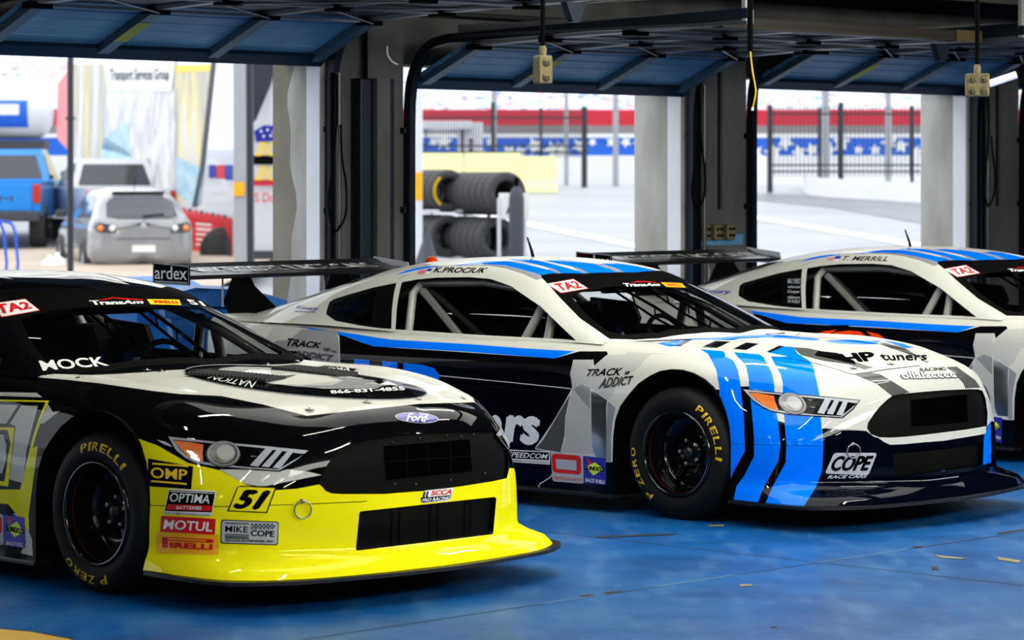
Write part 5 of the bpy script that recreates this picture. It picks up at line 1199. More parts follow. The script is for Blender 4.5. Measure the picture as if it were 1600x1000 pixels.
# speedway walls and grandstand
def xbox(name, u0, u1, v0, v1, Y, dep, m, lab=None, st=True):
    a, b = W(u0, v0, Y), W(u1, v1, Y); mb = MB(); mb.box(((a.x+b.x)/2, Y+dep/2, (a.z+b.z)/2), (abs(b.x-a.x), dep, abs(a.z-b.z)), M[m]); o = mb.build(name)
    return o
def seg(name, u0, u1, v0, v1, Y, dep, m, lab, cat):
    a, b = W(u0, v0, Y), W(u1, v1, Y); z0 = min(b.z, a.z); o = bpy.data.objects.new(name, None); COL.objects.link(o); o.location = ((a.x+b.x)/2, Y+dep/2, z0)
    return o
U0, U1 = -400, 2300
w = xbox('pit_wall', U0, U1, 243, 300, 96, .4, 'wwall'); tag(w, 'long low white concrete wall beyond the lot', 'wall')
bn = xbox('banner_wall', U0, U1, 213, 244, 101, .3, 'bandblue'); tag(bn, 'long blue banner wall printed with white stars', 'banner')
random.seed(3)
for i in range(46):
    u = 560+i*23+random.uniform(-5, 5); c = W(u, random.choice([222, 228, 234, 238]), 100.9); r = random.uniform(.16, .36)
    n = 10; a0 = random.random()
    mb = MB(); mb.add([c+Vector((math.cos(a0+2*math.pi*k/n)*(r if k % 2 == 0 else r*.45), 0, math.sin(a0+2*math.pi*k/n)*(r if k % 2 == 0 else r*.45))) for k in range(n)], [tuple(range(n))], M['white'])
    mb.build('printed_star', bn)
mb = MB(); a = W(U0, 209, 100.85); b = W(U1, 215, 100.85); mb.add([(a.x, 100.85, a.z), (b.x, 100.85, a.z), (b.x, 100.85, b.z), (a.x, 100.85, b.z)], [(0, 1, 2, 3)], M['white']); mb.build('top_edge', bn)
t = xbox('retaining_band', U0, U1, 196, 290, 108, .4, 'bandtan'); tag(t, 'grey-brown strip of wall between the blue and red banners', 'wall')
r_ = xbox('red_banner_wall', U0, U1, 171, 198, 110, .3, 'bandred'); tag(r_, 'long red banner below the grandstand', 'banner')
mb = MB(); a = W(U0, 176, 112); b = W(U1, 176, 112); zt = a.z
mb.add([(a.x, 112, zt-.6), (b.x, 112, zt-.6), (b.x*1.25, 150, zt+9), (a.x*1.25, 150, zt+9)], [(0, 1, 2, 3)], M['seats']); mb.add([(a.x, 112, 1.5), (b.x, 112, 1.5), (b.x, 112, zt-.6), (a.x, 112, zt-.6)], [(0, 1, 2, 3)], M['wwall']); gs = mb.build('seating'); tag(gs, 'sloping grandstand of white, red and blue seats', 'grandstand', kind='stuff'); gs.name = 'grandstand_seating'
mb = MB(); mb.box((0, 165, zt+9), (170, .5, 30), M['wwall']); struct(mb.build('wall_far', label='pale wall behind the stands'))  # plain white slab behind the seating
# fence and gate
def fence(name, u0, u1, vt, vb, Y, posts, n, lab, cat, mesh=False):
    a, b = W(u0, vt, Y), W(u1, vb, Y); z0 = zg(Y); root = empty(name, ((a.x+b.x)/2, Y, z0), lab, cat); cx = root.location.x
    mb = MB()
    for i in range(n):
        x = a.x+(b.x-a.x)*i/(n-1)-cx; mb.box((x, 0, (a.z+b.z)/2-z0), (.025, .025, a.z-b.z), M['fence'])
    mb.build('pickets', root)
    for vv in ([vt+12, vb-8, vb-18] if n > 1 else []):
        z = W(0, vv, Y).z-z0; mb = MB(); mb.box((0, 0, z), (b.x-a.x, .05, .05), M['fence']); mb.build('rail', root)
    for u, v0, wd in posts:
        p = W(u, v0, Y); mb = MB(); mb.box((p.x-cx, .0, (p.z-z0)/2), (wd, wd, p.z-z0), M['fence'], bev=.01); mb.build('post', root)
    return root
fence('metal_gate', 1204, 1500, 166, 276, 80, [(1203, 164, .14), (1281, 168, .09), (1314, 160, .13), (1425, 165, .09), (1478, 165, .1)], 46, 'black picket gate standing in the lot beyond the right-hand door', 'gate')
fence('metal_fence', 660, 914, 172, 246, 86, [(770, 160, .12), (845, 168, .08), (913, 166, .16)], 60, 'black mesh fence with posts beyond the middle door', 'fence')
for i, (u, vt, Y, r) in enumerate(((772, 130, 92, .10), (962, 150, 90, .09), (1003, 120, 94, .16), (1290, 110, 94, .12), (1388, 150, 94, .10), (885, 150, 94, .07))):
    p = W(u, vt, Y); z0 = zg(Y); mb = MB(); mb.tube([(p.x, Y, z0), (p.x, Y, 9)], [r, r*.8], M['pole'], 8); tag(mb.build('light_pole'), 'slim grey pole, one of those rising in front of the speedway banners', 'pole', 'slim poles before the grandstand')
# curved kerb wall by the gate
mb = MB(); n = 14; pts = [(1257, 296), (1262, 303), (1285, 308), (1330, 311), (1400, 315), (1520, 320)]
g_ = [gnd(u, v) for u, v in pts]; g_ = [Vector(x) for x in hermite(np.array([tuple(p) for p in g_]), [4]*5)]
vs = []; H = .50
for p in g_: vs += [p, p+Vector((0, 0, H)), p+Vector((.0, .5, H)), p+Vector((0, .5, 0))]
mb.add(vs, [(i*4+j, i*4+(j+1) % 4, (i+1)*4+(j+1) % 4, (i+1)*4+j) for i in range(len(g_)-1) for j in range(4)]+[(0, 1, 2, 3)], M['wwall'])
o = mb.build('kerb_wall'); tag(o, 'low white curved wall in front of the black picket gate', 'wall')
# yellow barriers
def jersey(x, Y, L_, h, m, lab):
    z0 = zg(Y); mb = MB(); R = Matrix.Rotation(math.pi/2, 3, 'Z')
    mb.prism([(-.30, 0), (.30, 0), (.27, .12), (.13, .34), (.09, h), (-.09, h), (-.13, .34), (-.27, .12)], M[m], L_, R, o=(0, 0, 0)); o = mb.build('traffic_barrier', loc=(x, Y, z0)); tag(o, lab, 'barrier')
for i, u in enumerate((590, 680, 770, 838)):
    jersey(W(u, 0, 80).x, 80+i*.05, 1.5 if i < 3 else 1.1, 1.05 if i < 3 else .95, 'pyel', ['pale yellow barrier block, leftmost of the row and partly behind the column', 'pale yellow barrier block above the left tyres', 'pale yellow barrier block above the right tyres', 'pale yellow barrier block at the right end of the row'][i])
# vehicles -----------------------------------------------------------
def vwheel(root, x, y, R, wd, name='wheel', hub='dwhite', so=1):
    mb = MB(); mb.lathe([(R*.6, -wd/2), (R*.92, -wd/2), (R, -wd/2+.03), (R, wd/2-.03), (R*.92, wd/2), (R*.6, wd/2)], M['rtyre'], 28, axis='x')
    o = mb.build(name, root); o.location = (x, y, R)
    mb = MB(); mb.lathe([(R*.62, so*wd*.42), (R*.55, so*wd*.30), (R*.2, so*wd*.28), (R*.16, so*wd*.38), (0, so*wd*.38)], M[hub], 20, axis='x'); mb.build('hub_cap', o); return o
def hatchback(loc, rz):
    """silver hatchback seen from behind: local -y is the rear, x across"""
    root = empty('hatchback_car', loc, 'silver five-door hatchback seen from behind, parked outside the left-hand door', 'car', rz)
    # rows: across sections along y (rear -> front), half profile (x,z)
    def ring(y, w, zb, zs, zr, wr): return [(0, y, zb), (w*.92, y, zb), (w, y, zb+.12), (w*1.0, y, (zb+zs)/2), (w*.97, y, zs-.05), (w*.93, y, zs), (wr+(w*.93-wr)*.45, y, zs+(zr-zs)*.6), (wr, y, zr-.05), (wr*.8, y, zr), (0, y, zr+.03)]
    cap = lambda y, w: [(0, y, z) for x, _, z in ring(y, w, .30, .86, .90, .55)]
    st = [cap(-2.13, .6), ring(-2.12, .70, .30, .86, .90, .60), ring(-2.05, .82, .24, .93, .98, .62), ring(-1.92, .865, .22, .95, 1.10, .60), ring(-1.62, .875, .20, .95, 1.36, .58), ring(-1.30, .875, .20, .94, 1.42, .58), ring(-.4, .875, .20, .93, 1.46, .58), ring(.3, .875, .20, .92, 1.41, .58), ring(.85, .87, .20, .91, 1.15, .62), ring(1.2, .86, .20, .90, .98, .66), ring(1.9, .82, .22, .80, .84, .6), ring(2.2, .70, .26, .66, .70, .5), cap(2.23, .5)]
    Gd = loft(np.array(st).transpose(1, 0, 2), [3]*12, [2, 1, 2, 3, 1, 4, 3, 2, 4])
    g = Gd.copy(); g[:, :, 0], g[:, :, 1] = Gd[:, :, 1].copy(), Gd[:, :, 0].copy()
    bm = grid_bm(g); me_rot = [setattr(v, 'co', Vector((v.co.y, v.co.x, v.co.z))) for v in bm.verts]
    bmesh.ops.recalc_face_normals(bm, faces=bm.faces[:])
    sm = Smooth(bm); cc = lambda f: f.calc_center_median()
    bm.faces.ensure_lookup_table()
    for a, b in ((-1.30, .0), ):
        for s in (-1, 1):
            P = [(-1.60, .97), (-1.42, 1.28), (-.7, 1.36), (-.1, 1.35), (.35, 1.25), (.80, .97), (.2, .95)]
            for f in cut(bm, [(y, z) for y, z in P], 'front', None, lambda f, s=s: s*cc(f).x > .5): f.material_index = 1
    for f in cut(bm, [(-.56, .97), (-.50, 1.27), (-.40, 1.34), (.40, 1.34), (.50, 1.27), (.56, .97), (.40, .93), (-.40, .93)], 'frontx', None, lambda f: cc(f).y < -1.3) if False else []: pass
    o = bm_obj(bm, 'car_body', [M['cbody'], M['cglass']], root, sm)
    def flat(name, P, m, off=-.006, mat2=None, lb=None):
        mb = MB(); V, T = split_tris(*tri_poly(P), .12); vs = []
        for x, z in V:
            h = sm.hit(Vector((x, -4, z)), Vector((0, 1, 0))); vs.append(Vector((x, (h.y if h else -1.9)+off, z)))
        mb.add(vs, T, M[m]); return mb.build(name, root, label=lb)
    flat('rear_window', [(-.60, .99), (-.57, 1.22), (-.50, 1.30), (-.3, 1.325), (.3, 1.325), (.50, 1.30), (.57, 1.22), (.60, .99), (.4, .955), (-.4, .955)], 'cglass')
    for s in (-1, 1):
        t = flat('tail_lamp', [(s*.45, .72), (s*.50, .86), (s*.80, .90), (s*.83, .80), (s*.76, .73)], 'plast', -.010)
        for x, m in ((.53, 'white'), (.72, 'talo')):
            mb = MB(); mb.v = []; h = sm.hit(Vector((s*x, -4, .80)), Vector((0, 1, 0))); y = h.y-.012
            mb.lathe([(0, -.03), (.04, -.022), (.055, 0)], M[m], 18, c=(s*x, y, .80)); mb.build('lamp_bulb', t)
    flat('number_plate', [(-.20, .40), (-.20, .52), (.20, .52), (.20, .40)], 'white', -.012); flat('tailgate_seam', [(-.46, .62), (-.46, .632), (.46, .632), (.46, .62)], 'plast', -.008)
    mb = MB(); mb.lathe([(0, -.012), (.045, -.008), (.055, 0)], M['dwhite'], 20, c=(0, sm.hit(Vector((0, -4, .84)), Vector((0, 1, 0))).y, .84)); mb.build('round_badge', root)
    mb = MB(); mb.tube([(-.0, sm.hit(Vector((0, -4, 1.0)), Vector((0, 1, 0))).y-.02, 1.0), (.36, sm.hit(Vector((.36, -4, 1.03)), Vector((0, 1, 0))).y-.02, 1.03)], .012, M['matblack'], 6); mb.build('rear_wiper', root)
    mb = MB(); mb.box((0, -1.62, 1.405), (.9, .16, .03), M['cglass'], bev=.01); mb.build('roof_spoiler', root)
    mb = MB(); mb.tube([(0, -1.2, 1.44), (0, -1.32, 1.66)], .006, M['matblack'], 6); mb.build('aerial', root)
    for s in (-1, 1):
        for y in (-1.30, 1.35): vwheel(root, s*.80, y, .32, .22, so=s)
        mb = MB(); mb.box((s*.98, .62, 1.02), (.18, .10, .13), M['plast'], bev=.03); mb.build('side_mirror', root)
    return root
hatchback((-6.80, 52.25, .10), math.radians(17))
def pickup(name, loc, rz, body, lab, wm='plast'):
    root = empty(name, loc, lab, 'pickup truck', rz)
    mb = MB(); B_ = M[body]
    mb.prism([(-2.9, .62), (-2.9, 1.28), (-.95, 1.28), (-.95, .62)], B_, 1.94, Matrix.Rotation(math.pi/2, 3, 'Z')); mb.build('cargo_bed', root)
    mb = MB(); mb.prism([(-.92, .60), (-.92, 1.30), (.95, 1.28), (2.75, 1.18), (2.9, 1.0), (2.9, .6)], B_, 1.96, Matrix.Rotation(math.pi/2, 3, 'Z')); mb.build('cab_body', root)
    def roofy(b, m, ins, y0, y1, y2, y3, z0, z1):
        vs = []
        for s in (-1, 1): vs += [(s*(.95-ins), y0, z0), (s*(.76-ins), y1, z1), (s*(.76-ins), y2, z1), (s*(.95-ins), y3, z0)]
        b.add(vs, [(0, 1, 2, 3), (7, 6, 5, 4), (0, 4, 5, 1), (1, 5, 6, 2), (2, 6, 7, 3), (3, 7, 4, 0)], m)
    mb = MB(); roofy(mb, B_, 0, -.90, -.66, .35, 1.15, 1.29, 1.92); mb.build('cab_roof', root)
    mb = MB(); mb.add([(-.80, -.895, 1.34), (.80, -.895, 1.34), (.66, -.715, 1.80), (-.66, -.715, 1.80)], [(0, 1, 2, 3)], M['cglass']); mb.build('rear_window', root)
    for s in (-1, 1):
        mb = MB(); mb.add([(s*.945, -.72, 1.34), (s*.945, .95, 1.34), (s*.80, .30, 1.82), (s*.80, -.56, 1.82)], [(0, 1, 2, 3)], M['gglass']); mb.build('side_window', root)
        mb = MB(); mb.box((s*.90, -2.91, 1.05), (.15, .05, .36), M['tail'], bev=.02); mb.build('tail_lamp', root)
        mb = MB(); mb.box((s*1.12, .75, 1.38), (.24, .14, .22), M[wm], bev=.04); mb.build('side_mirror', root)
        for y in (-1.95, 1.9): vwheel(root, s*.84, y, .42, .30, hub='dsteel', so=s)
    mb = MB(); mb.box((0, -2.925, .98), (1.62, .03, .52), B_, bev=.012); tg = mb.build('tailgate', root)
    mb = MB(); mb.box((0, -2.945, 1.16), (.30, .02, .07), M['plast'], bev=.01); mb.build('tailgate_handle', tg)
    mb = MB(); mb.box((0, -3.0, .62), (1.95, .24, .20), M['plast'], bev=.04); mb.build('rear_bumper', root)
    mb = MB(); v, T, asp = text2d('RAM', .0); mb.add([(.05+(x-.5)*.8, -2.943, .90+z*.10) for x, z in v], T, M['plast']); mb.build('tailgate_lettering', tg)
    return root
pk = pickup('pickup_truck', (-10.12, 60.0, zg(58)), math.radians(3), 'bpick', 'bright blue pickup truck at the far left, seen from behind')
pk2 = pickup('pickup_truck', (-8.05, 59.6, zg(58)), math.radians(18), 'wbody', 'white pickup truck behind the black pole and the silver hatchback', wm='wbody')
# tanker
Y = 90; s_ = FPX/Y; zc_ = HC+(Y0-172)/s_; xr = W(84, 0, Y).x; root = empty('tanker_truck', (xr-5, Y, zg(Y)), 'blue and white tanker truck behind the blue pickup, far left', 'truck'); zl = zc_-zg(Y)
mb = MB(); mb.lathe([(0, 5), (.45, 4.95), (.72, 4.8), (.86, 4.55), (.86, -5), (0, -5)], M['wbody'], 36, axis='x', c=(0, 0, zl)); tk = mb.build('tank', root)
mb = MB(); R_ = .868; n = 8; vs = []
for x in (-5, 4.3):
    for k in range(n+1): a = math.radians(-120-70*k/n+ 0); vs.append((x-(0 if x < 0 else 0), R_*math.sin(a)*(1 if True else 1), zl+R_*math.cos(a)*-1*-1))
vs = [(x, -R_*math.cos(math.radians(t)), zl+R_*math.sin(math.radians(t))) for x in (-5, 4.35) for t in np.linspace(-38, 18, n+1)]
mb.add(vs, [(k, k+1, n+2+k, n+1+k) for k in range(n)], M['bandblue']); mb.build('blue_stripe', tk)
mb = MB()
for x0, x1, m in ((-1.0, .6, 'white'), (1.2, 2.4, 'white'), (2.6, 2.9, 'red'), (3.0, 4.1, 'white')): mb.add([(x0, -R_-.012, zl-.16), (x1, -R_-.012, zl-.16), (x1, -R_-.012, zl+.16), (x0, -R_-.012, zl+.16)], [(0, 1, 2, 3)], M[m])
mb.build('tank_lettering', tk)
mb = MB(); mb.box((0, 0, zl-1.05), (9.6, .9, .3), M['plast']); mb.build('chassis', root)
for x in (-2, 2.2, 3.4):
    for y in (-.9, .9):
        mb = MB(); mb.lathe([(.2, -.14), (.5, -.14), (.5, .14), (.2, .14)], M['rtyre'], 24, c=(0, 0, 0)); o = mb.build('wheel', root); o.location = (x, y, .5)
# race transporter with printed side
def tpanel(b, pts, Y_, m):
    b.add([W(u, v, Y_(u) if callable(Y_) else Y_)-root.location for u, v in pts], [tuple(range(len(pts)))], m)
M['montage'] = rampmat('printed_photo_montage', [(0, (.70, .70, .68)), (.25, (.42, .42, .42)), (.36, (.75, .75, .74)), (.50, (.45, .42, .36)), (.58, (.70, .62, .30)), (.66, (.62, .64, .68)), (.80, (.25, .30, .42)), (.88, (.74, .74, .76))], .9, tex='noise', rough=.4, stretch=(1.6, 1, .30), detail=8)
M['montage2'] = rampmat('printed_photo_grey', [(0, (.64, .63, .60)), (.4, (.74, .73, .70)), (.55, (.48, .47, .48)), (.65, (.74, .73, .72)), (1, (.60, .60, .62))], 1.3, tex='noise', rough=.4, stretch=(1.8, 1, .8), detail=8)
M['sea'] = rampmat('printed_sea_blue', [(.3, (.25, .48, .62)), (.7, (.55, .70, .76))], 1.2, rough=.4, stretch=(1, 1, 3))
M['tred'] = mat('trailer_red', (.72, .035, .05), .35, coat=.5)
def Yt(u): return 1/(1/66+(1/53.5-1/66)*(u-108)/258)
root = empty('race_transporter', (W(240, 0, 57).x, 57.5, zg(57)), 'tall race transporter covered in printed photographs, white and red at its right end', 'trailer', 0)
root.location.z = zg(55)
bx = MB(); cor = [(108, 78), (366, 78), (366, 412), (108, 345)]
f4 = [W(u, v, Yt(u))-root.location for u, v in cor]; bk = [p+Vector((1.0, 2.4, 0)) for p in f4]
bx.add(f4+bk, [(0, 1, 2, 3), (7, 6, 5, 4), (0, 4, 5, 1), (1, 5, 6, 2), (2, 6, 7, 3), (3, 7, 4, 0)], M['wbody']); bx.build('trailer_body', root)
def tp(name, pts, m, off=.02, lb=None):
    b = MB(); vs = [W(u, v, Yt(u)-off)-root.location for u, v in pts]; V2, T = tri_poly(pts); b.add(vs, T, M[m]); return b.build(name, root, label=lb)
tp('printed_panel', [(112, 100), (166, 100), (166, 320), (112, 300)], 'montage', lb='busy colourful printed picture'); tp('printed_panel', [(166, 140), (276, 140), (276, 325), (166, 320)], 'montage2', lb='pale grey printed picture')
tp('printed_panel', [(272, 104), (335, 104), (312, 322), (272, 312)], 'montage', lb='printed picture of spires'); tp('sea_panel', [(275, 245), (318, 265), (312, 318), (300, 322), (275, 300)], 'sea', .05, 'curved pale blue printed shape')
tp('blue_panel', [(158, 232), (205, 246), (205, 240), (165, 215), (200, 190), (208, 300), (160, 300)], 'sea', .04)
tp('yellow_strip', [(274, 102), (330, 101), (330, 111), (274, 114)], 'dyel', .05)
tp('dark_border', [(330, 96), (336, 96), (318, 265), (308, 322), (300, 324), (312, 262)], 'plast', .06); tp('red_corner', [(90, 130), (106, 110), (106, 235), (88, 215)], 'tred', .03)
sg = tp('sign_board', [(163, 95), (274, 95), (268, 143), (167, 141)], 'white', .08, 'white sign board at the top of the side')
v, T, asp = text2d('Transport Services Group', .02); b = MB(); q = quadmap([(172, 108), (264, 107), (264, 130), (172, 131)], v[:, 0], v[:, 1]); b.add([W(u, w_, Yt(u)-.10)-root.location for u, w_ in q], T, M['mgray']); o = b.build('sign_lettering', sg)
tp('logo_bars', [(326, 258), (337, 258), (337, 278), (326, 278)], 'dblue', .04); tp('logo_bars', [(338, 258), (351, 258), (351, 279), (338, 279)], 'red', .04); tp('logo_bars', [(352, 258), (363, 258), (363, 281), (352, 281)], 'dblue', .04)
sk = tp('red_skirt', [(275, 326), (362, 341), (362, 412), (275, 392)], 'tred', .05, 'red lower side panel')
for i in range(9): tp('checker_square', [(276+i*9, 322+i*1.7), (281+i*9, 323+i*1.7), (281+i*9, 327+i*1.7), (276+i*9, 326+i*1.7)], 'tred' if i % 2 else 'plast', .06)
for i in range(5): tp('skirt_text_line', [(306, 348+i*8), (330, 350+i*8), (330, 353+i*8), (306, 351+i*8)], 'white', .07)
tp('wheel_arch', ellc(348, 392, 12, 34), 'plast', .08); 
b = MB(); c = W(349, 392, Yt(349)-.1)-root.location; b.lathe([(0, -.02), (.25, -.02), (.3, 0), (.42, 0), (.44, .1)], M['rtyre'], 24, c=c); b.build('wheel', root)
# second hauler end: silver corner post, dark tarp, flag-printed panel
root = empty('hauler_rear_end', (W(395, 0, 52).x, 52.0, zg(52)), 'silver corner post and white printed end of a second hauler, left of the concrete column', 'trailer')
def t2(name, pts, m, Y_, lb=None, dep=0):
    b = MB(); f_ = [W(u, v, Y_)-root.location for u, v in pts]; n = len(pts); V2, T = tri_poly(pts)
    if dep: b.add(f_+[p+Vector((0, dep, 0)) for p in f_], list(T)+[tuple(n+i for i in t)[::-1] for t in T]+[(i, (i+1) % n, (i+1) % n+n, i+n) for i in range(n)], M[m])
    else: b.add(f_, T, M[m])
    return b.build(name, root, label=lb)
t2('corner_post', [(364, 60), (383, 60), (385, 440), (366, 440)], 'pole', 50.5, 'silver corner post', .3)
t2('dark_edge', [(384, 60), (394, 60), (396, 440), (386, 440)], 'plast', 50.7, None, .2)
t2('orange_mark', [(365, 285), (382, 285), (382, 306), (365, 306)], 'oryel', 50.45)
t2('end_panel', [(394, 60), (520, 60), (520, 440), (396, 440)], 'wbody', 52.5, 'white end panel', 1.5)
t2('dark_tarp', [(394, 60), (425, 60), (428, 115), (424, 130), (400, 188), (394, 192)], 'navytarp', 52.2)
t2('dark_base', [(396, 392), (520, 392), (520, 440), (396, 440)], 'plast', 52.4); t2('star_field', [(397, 205), (412, 196), (440, 197), (440, 218), (400, 222)], 'dblue', 52.4)
for x, y in ((408, 205), (418, 203), (427, 206), (412, 213), (423, 212)): t2('printed_star', ellc(x, y, 2, 2.4, 0, 8), 'white', 52.35)
for y0, tx in ((222, 'BU'), (260, 'BU')):
    v, T, asp = text2d(tx, .05, .2); b = MB(); q = quadmap([(402, y0), (440, y0), (438, y0+22), (399, y0+22)], v[:, 0], v[:, 1]); b.add([W(u, w_, 52.3)-root.location for u, w_ in q], T, M['dyel']); b.build('yellow_lettering', root)
t2('grey_strip', [(396, 243), (440, 243), (440, 257), (396, 257)], 'mgray', 52.38); t2('pink_strip', [(396, 281), (440, 281), (440, 290), (396, 290)], 'bandred', 52.38)
v, T, asp = text2d('S Do', .02); b = MB(); q = quadmap([(398, 301), (430, 301), (430, 316), (398, 316)], v[:, 0], v[:, 1]); b.add([W(u, w_, 52.3)-root.location for u, w_ in q], T, M['tred']); b.build('red_lettering', root)
# small outside things
mb = MB(); p = W(110, 300, 47); mb.tube([(p.x, 47, zg(47)), (p.x, 47, 3.9)], .05, M['fence'], 10); mb.box((p.x, 47, HC+.94), (.14, .12, .03), M['fence']); tag(mb.build('black_pole'), 'tall thin black pole between the blue pickup and the transporter', 'pole')
mb = MB()
for dx in (0, .17):
    pts = hermite(np.array([(0+dx, 0, 0), (0+dx, 0, .95), (-.06+dx, 0, 1.08), (-.18+dx, 0, 1.11), (-.5+dx, 0, 1.10), (-.62+dx, 0, .95), (-.64+dx, 0, 0)]), [2, 3, 3, 2, 3, 2]); mb.tube(pts, .022, M['btub'], 8)
o = mb.build('tube_rack', loc=(W(6, 0, 45).x, 45, zg(45)-.02)); tag(o, 'bright blue bent-tube rack at the left edge', 'rack')
for i, (u, h) in enumerate(((78, .42), (90, .46))):
    mb = MB(); mb.lathe([(0, 0), (.13, 0), (.15, .03), (.15, h*.6), (.12, h*.75), (.04, h*.88), (.035, h), (0, h)], M['jug'], 18, axis='z'); b_ = MB()
    o = mb.build('white_jug', loc=(W(u, 0, 50).x, 50, zg(50))); tag(o, ['white plastic jug beside the hatchback, left one', 'white plastic jug beside the hatchback, right one'][i], 'jug')
# utility cart with canopy behind the barriers
root = empty('utility_truck', (W(715, 0, 90).x, 90, zg(90)), 'white utility truck with a flat canopy behind the yellow barriers', 'truck'); s_ = FPX/90
def bx_(name, u0, u1, v0, v1, dep, m, yo=0, lb=None):
    a, b = W(u0, v0, 90), W(u1, v1, 90); q = MB(); q.box(((a.x+b.x)/2-root.location.x, yo, (a.z+b.z)/2-root.location.z), (b.x-a.x, dep, a.z-b.z), M[m], bev=.03); return q.build(name, root, label=lb)
bx_('canopy', 640, 738, 190, 203, 2.2, 'wbody', 0, 'flat white canopy'); bx_('canopy_post', 665, 668, 200, 262, .06, 'fence', -1); bx_('canopy_post', 722, 725, 200, 262, .06, 'fence', -1)
cb = bx_('box_body', 715, 755, 192, 262, 1.6, 'wbody'); bx_('flat_bed', 640, 756, 240, 268, 1.8, 'wbody')
for i in range(3): 
    a = W(737, 220+i*7, 90); q = MB(); q.lathe([(0, -.82), (.055, -.82), (.06, -.80)], M['matblack'], 10, c=(a.x-root.location.x, 0, a.z-root.location.z)); q.build('vent', root)
for x in (-1., 1.): 
    for y in (-.7, .7):
        q = MB(); q.lathe([(.1, -.1), (.3, -.1), (.3, .1), (.1, .1)], M['rtyre'], 20); o = q.build('wheel', root); o.location = (x, y, .3)
# tyre rack and tyres
AX = Vector((.45, -.893, 0)); rk = empty('tyre_rack', (W(742, 0, 48).x, 48, zg(48)), 'white tube rack holding two rows of slick tyres outside the middle door', 'rack')
def slick():
    mb = MB(); R, r = .335, .20
    mb.lathe([(r, -.09), (r+.03, -.105), (R-.05, -.115), (R-.015, -.10), (R, -.07), (R, .07), (R-.015, .10), (R-.05, .115), (r+.03, .105), (r, .09), (r-.01, 0)], M['rtyre'], 36, axis='x', closed=True); return mb.build('slick_tyre')
proto = None; rot = math.atan2(AX.y, AX.x); k = 0
rows = (('top row, left group', 668, 298, 4, 47.6, 9.5), ('top row, right group', 726, 302, 7, 47.2, 10.5), ('bottom row, left group', 668, 368, 4, 47.6, 10), ('bottom row, right group', 722, 371, 6, 47.2, 12))
for nm, u0, v0, n, Y_, du in rows:
    c0 = W(u0, v0, Y_)
    for i in range(n):
        p = c0+AX*(i*.233)
        if proto is None: o = proto = slick()
        else: o = proto.copy(); COL.objects.link(o)
        o.location = p; o.rotation_euler = (0, 0, rot); tag(o, 'black slick racing tyre on the outdoor rack, %s' % nm, 'tyre', 'slick tyres on the rack, %s' % nm)
L0 = rk.location
for v0 in (298, 370):
    for yo in (-.20, .20):
        for (u0, n) in ((664, 4), (722, 7)):
            a = W(u0, v0, 47.5); a.z -= .315; sd = Vector((AX.y, -AX.x, 0))*yo; q = MB(); q.tube([a-AX*.2+sd-L0, a+AX*(n*.235)+sd-L0], .022, M['wbody'], 8); q.build('rack_rail', rk)
for u, Y_ in ((655, 48.2), (707, 46.9), (744, 46.6), (800, 45.7)):
    a = W(u, 330, Y_)
    for s in ((-.22, .22) if u == 800 else (-.22,)): 
        sd = Vector((AX.y, -AX.x, 0))*s; q = MB(); q.box((a.x+sd.x-L0.x, a.y+sd.y-L0.y, .72), (.06, .06, 1.44-zg(48)), M['wbody'], bev=.01); q.build('rack_post', rk)
a = W(803, 322, 45.6); mb = MB(); mb.box((0, 0, 0), (.46, .02, .40), M['white'], bev=.006); o = mb.build('sign_panel', rk, loc=a-L0)
v, T, asp = text2d('A', .06); mb = MB(); mb.add([(-.12+x*.16, -.012, -.12+z*.2) for x, z in v], T, M['matblack']); mb.build('sign_letter', o)
z0 = zg(45); mb = MB(); mb.lathe([(0, 0), (.105, 0), (.115, .03), (.115, 1.40), (.10, 1.50), (.06, 1.58), (.03, 1.60), (0, 1.60)], M['plast'], 24, axis='z'); o = mb.build('gas_cylinder', loc=(W(807, 0, 45.3).x, 45.3, z0+.02)); tag(o, 'tall dark grey gas cylinder at the right end of the tyre rack', 'gas cylinder')
mb = MB(); mb.lathe([(.03, 1.59), (.03, 1.66), (.045, 1.67), (.045, 1.70), (.015, 1.74), (0, 1.75)], M['matblack'], 14, axis='z'); mb.build('valve', o)
mb = MB(); mb.lathe([(.118, .50), (.124, .50), (.124, .53), (.118, .53)], M['matblack'], 20, axis='z'); mb.build('strap', o)
mb = MB(); mb.box((0, 0, 2.0), (.20, .20, 4.0), M['wbody'], bev=.02); mb.box((0, -.101, 1.62), (.20, .01, .42), M['oryel']); o = mb.build('white_post', loc=(W(650, 0, 45).x, 45, zg(45))); tag(o, 'white post with an orange patch left of the tyre rack', 'post')
mb = MB(); n = 16; vs = [(0, 0, 1.02)]+[((.30+.07*math.sin(k*2.5))*math.cos(2*math.pi*k/n), (.30+.05*math.sin(k*3.1))*math.sin(2*math.pi*k/n), 0) for k in range(n)]; mb.add(vs, [(0, 1+k, 1+(k+1) % n) for k in range(n)], M['plast'], True); o = mb.build('covered_stand', loc=(W(668, 0, 44).x, 44, zg(44))); tag(o, 'grey cloth-covered stand at the left foot of the tyre rack', 'cover')
ty = W(702, 300, 47.0)
mb = MB()
for q in range(9):
    t0 = math.radians(-58+q*13); r0, r1 = .235, .285
mb.add([(0, -(.24 if k_ % 2 else .29)*math.cos(math.radians(-55+(k_//2)*12)), (.24 if k_ % 2 else .29)*math.sin(math.radians(-55+(k_//2)*12))) for k_ in range(20)], [(2*i, 2*i+1, 2*i+3, 2*i+2) for i in range(9)], M['tyretxt'])
_t = [o for o in COL.objects if o.name.startswith('slick_tyre')][3]; mb.v = [(.1165, b_, c_) for a_, b_, c_ in mb.v]; mb.build('sidewall_marking', _t, label='yellow band on the sidewall')
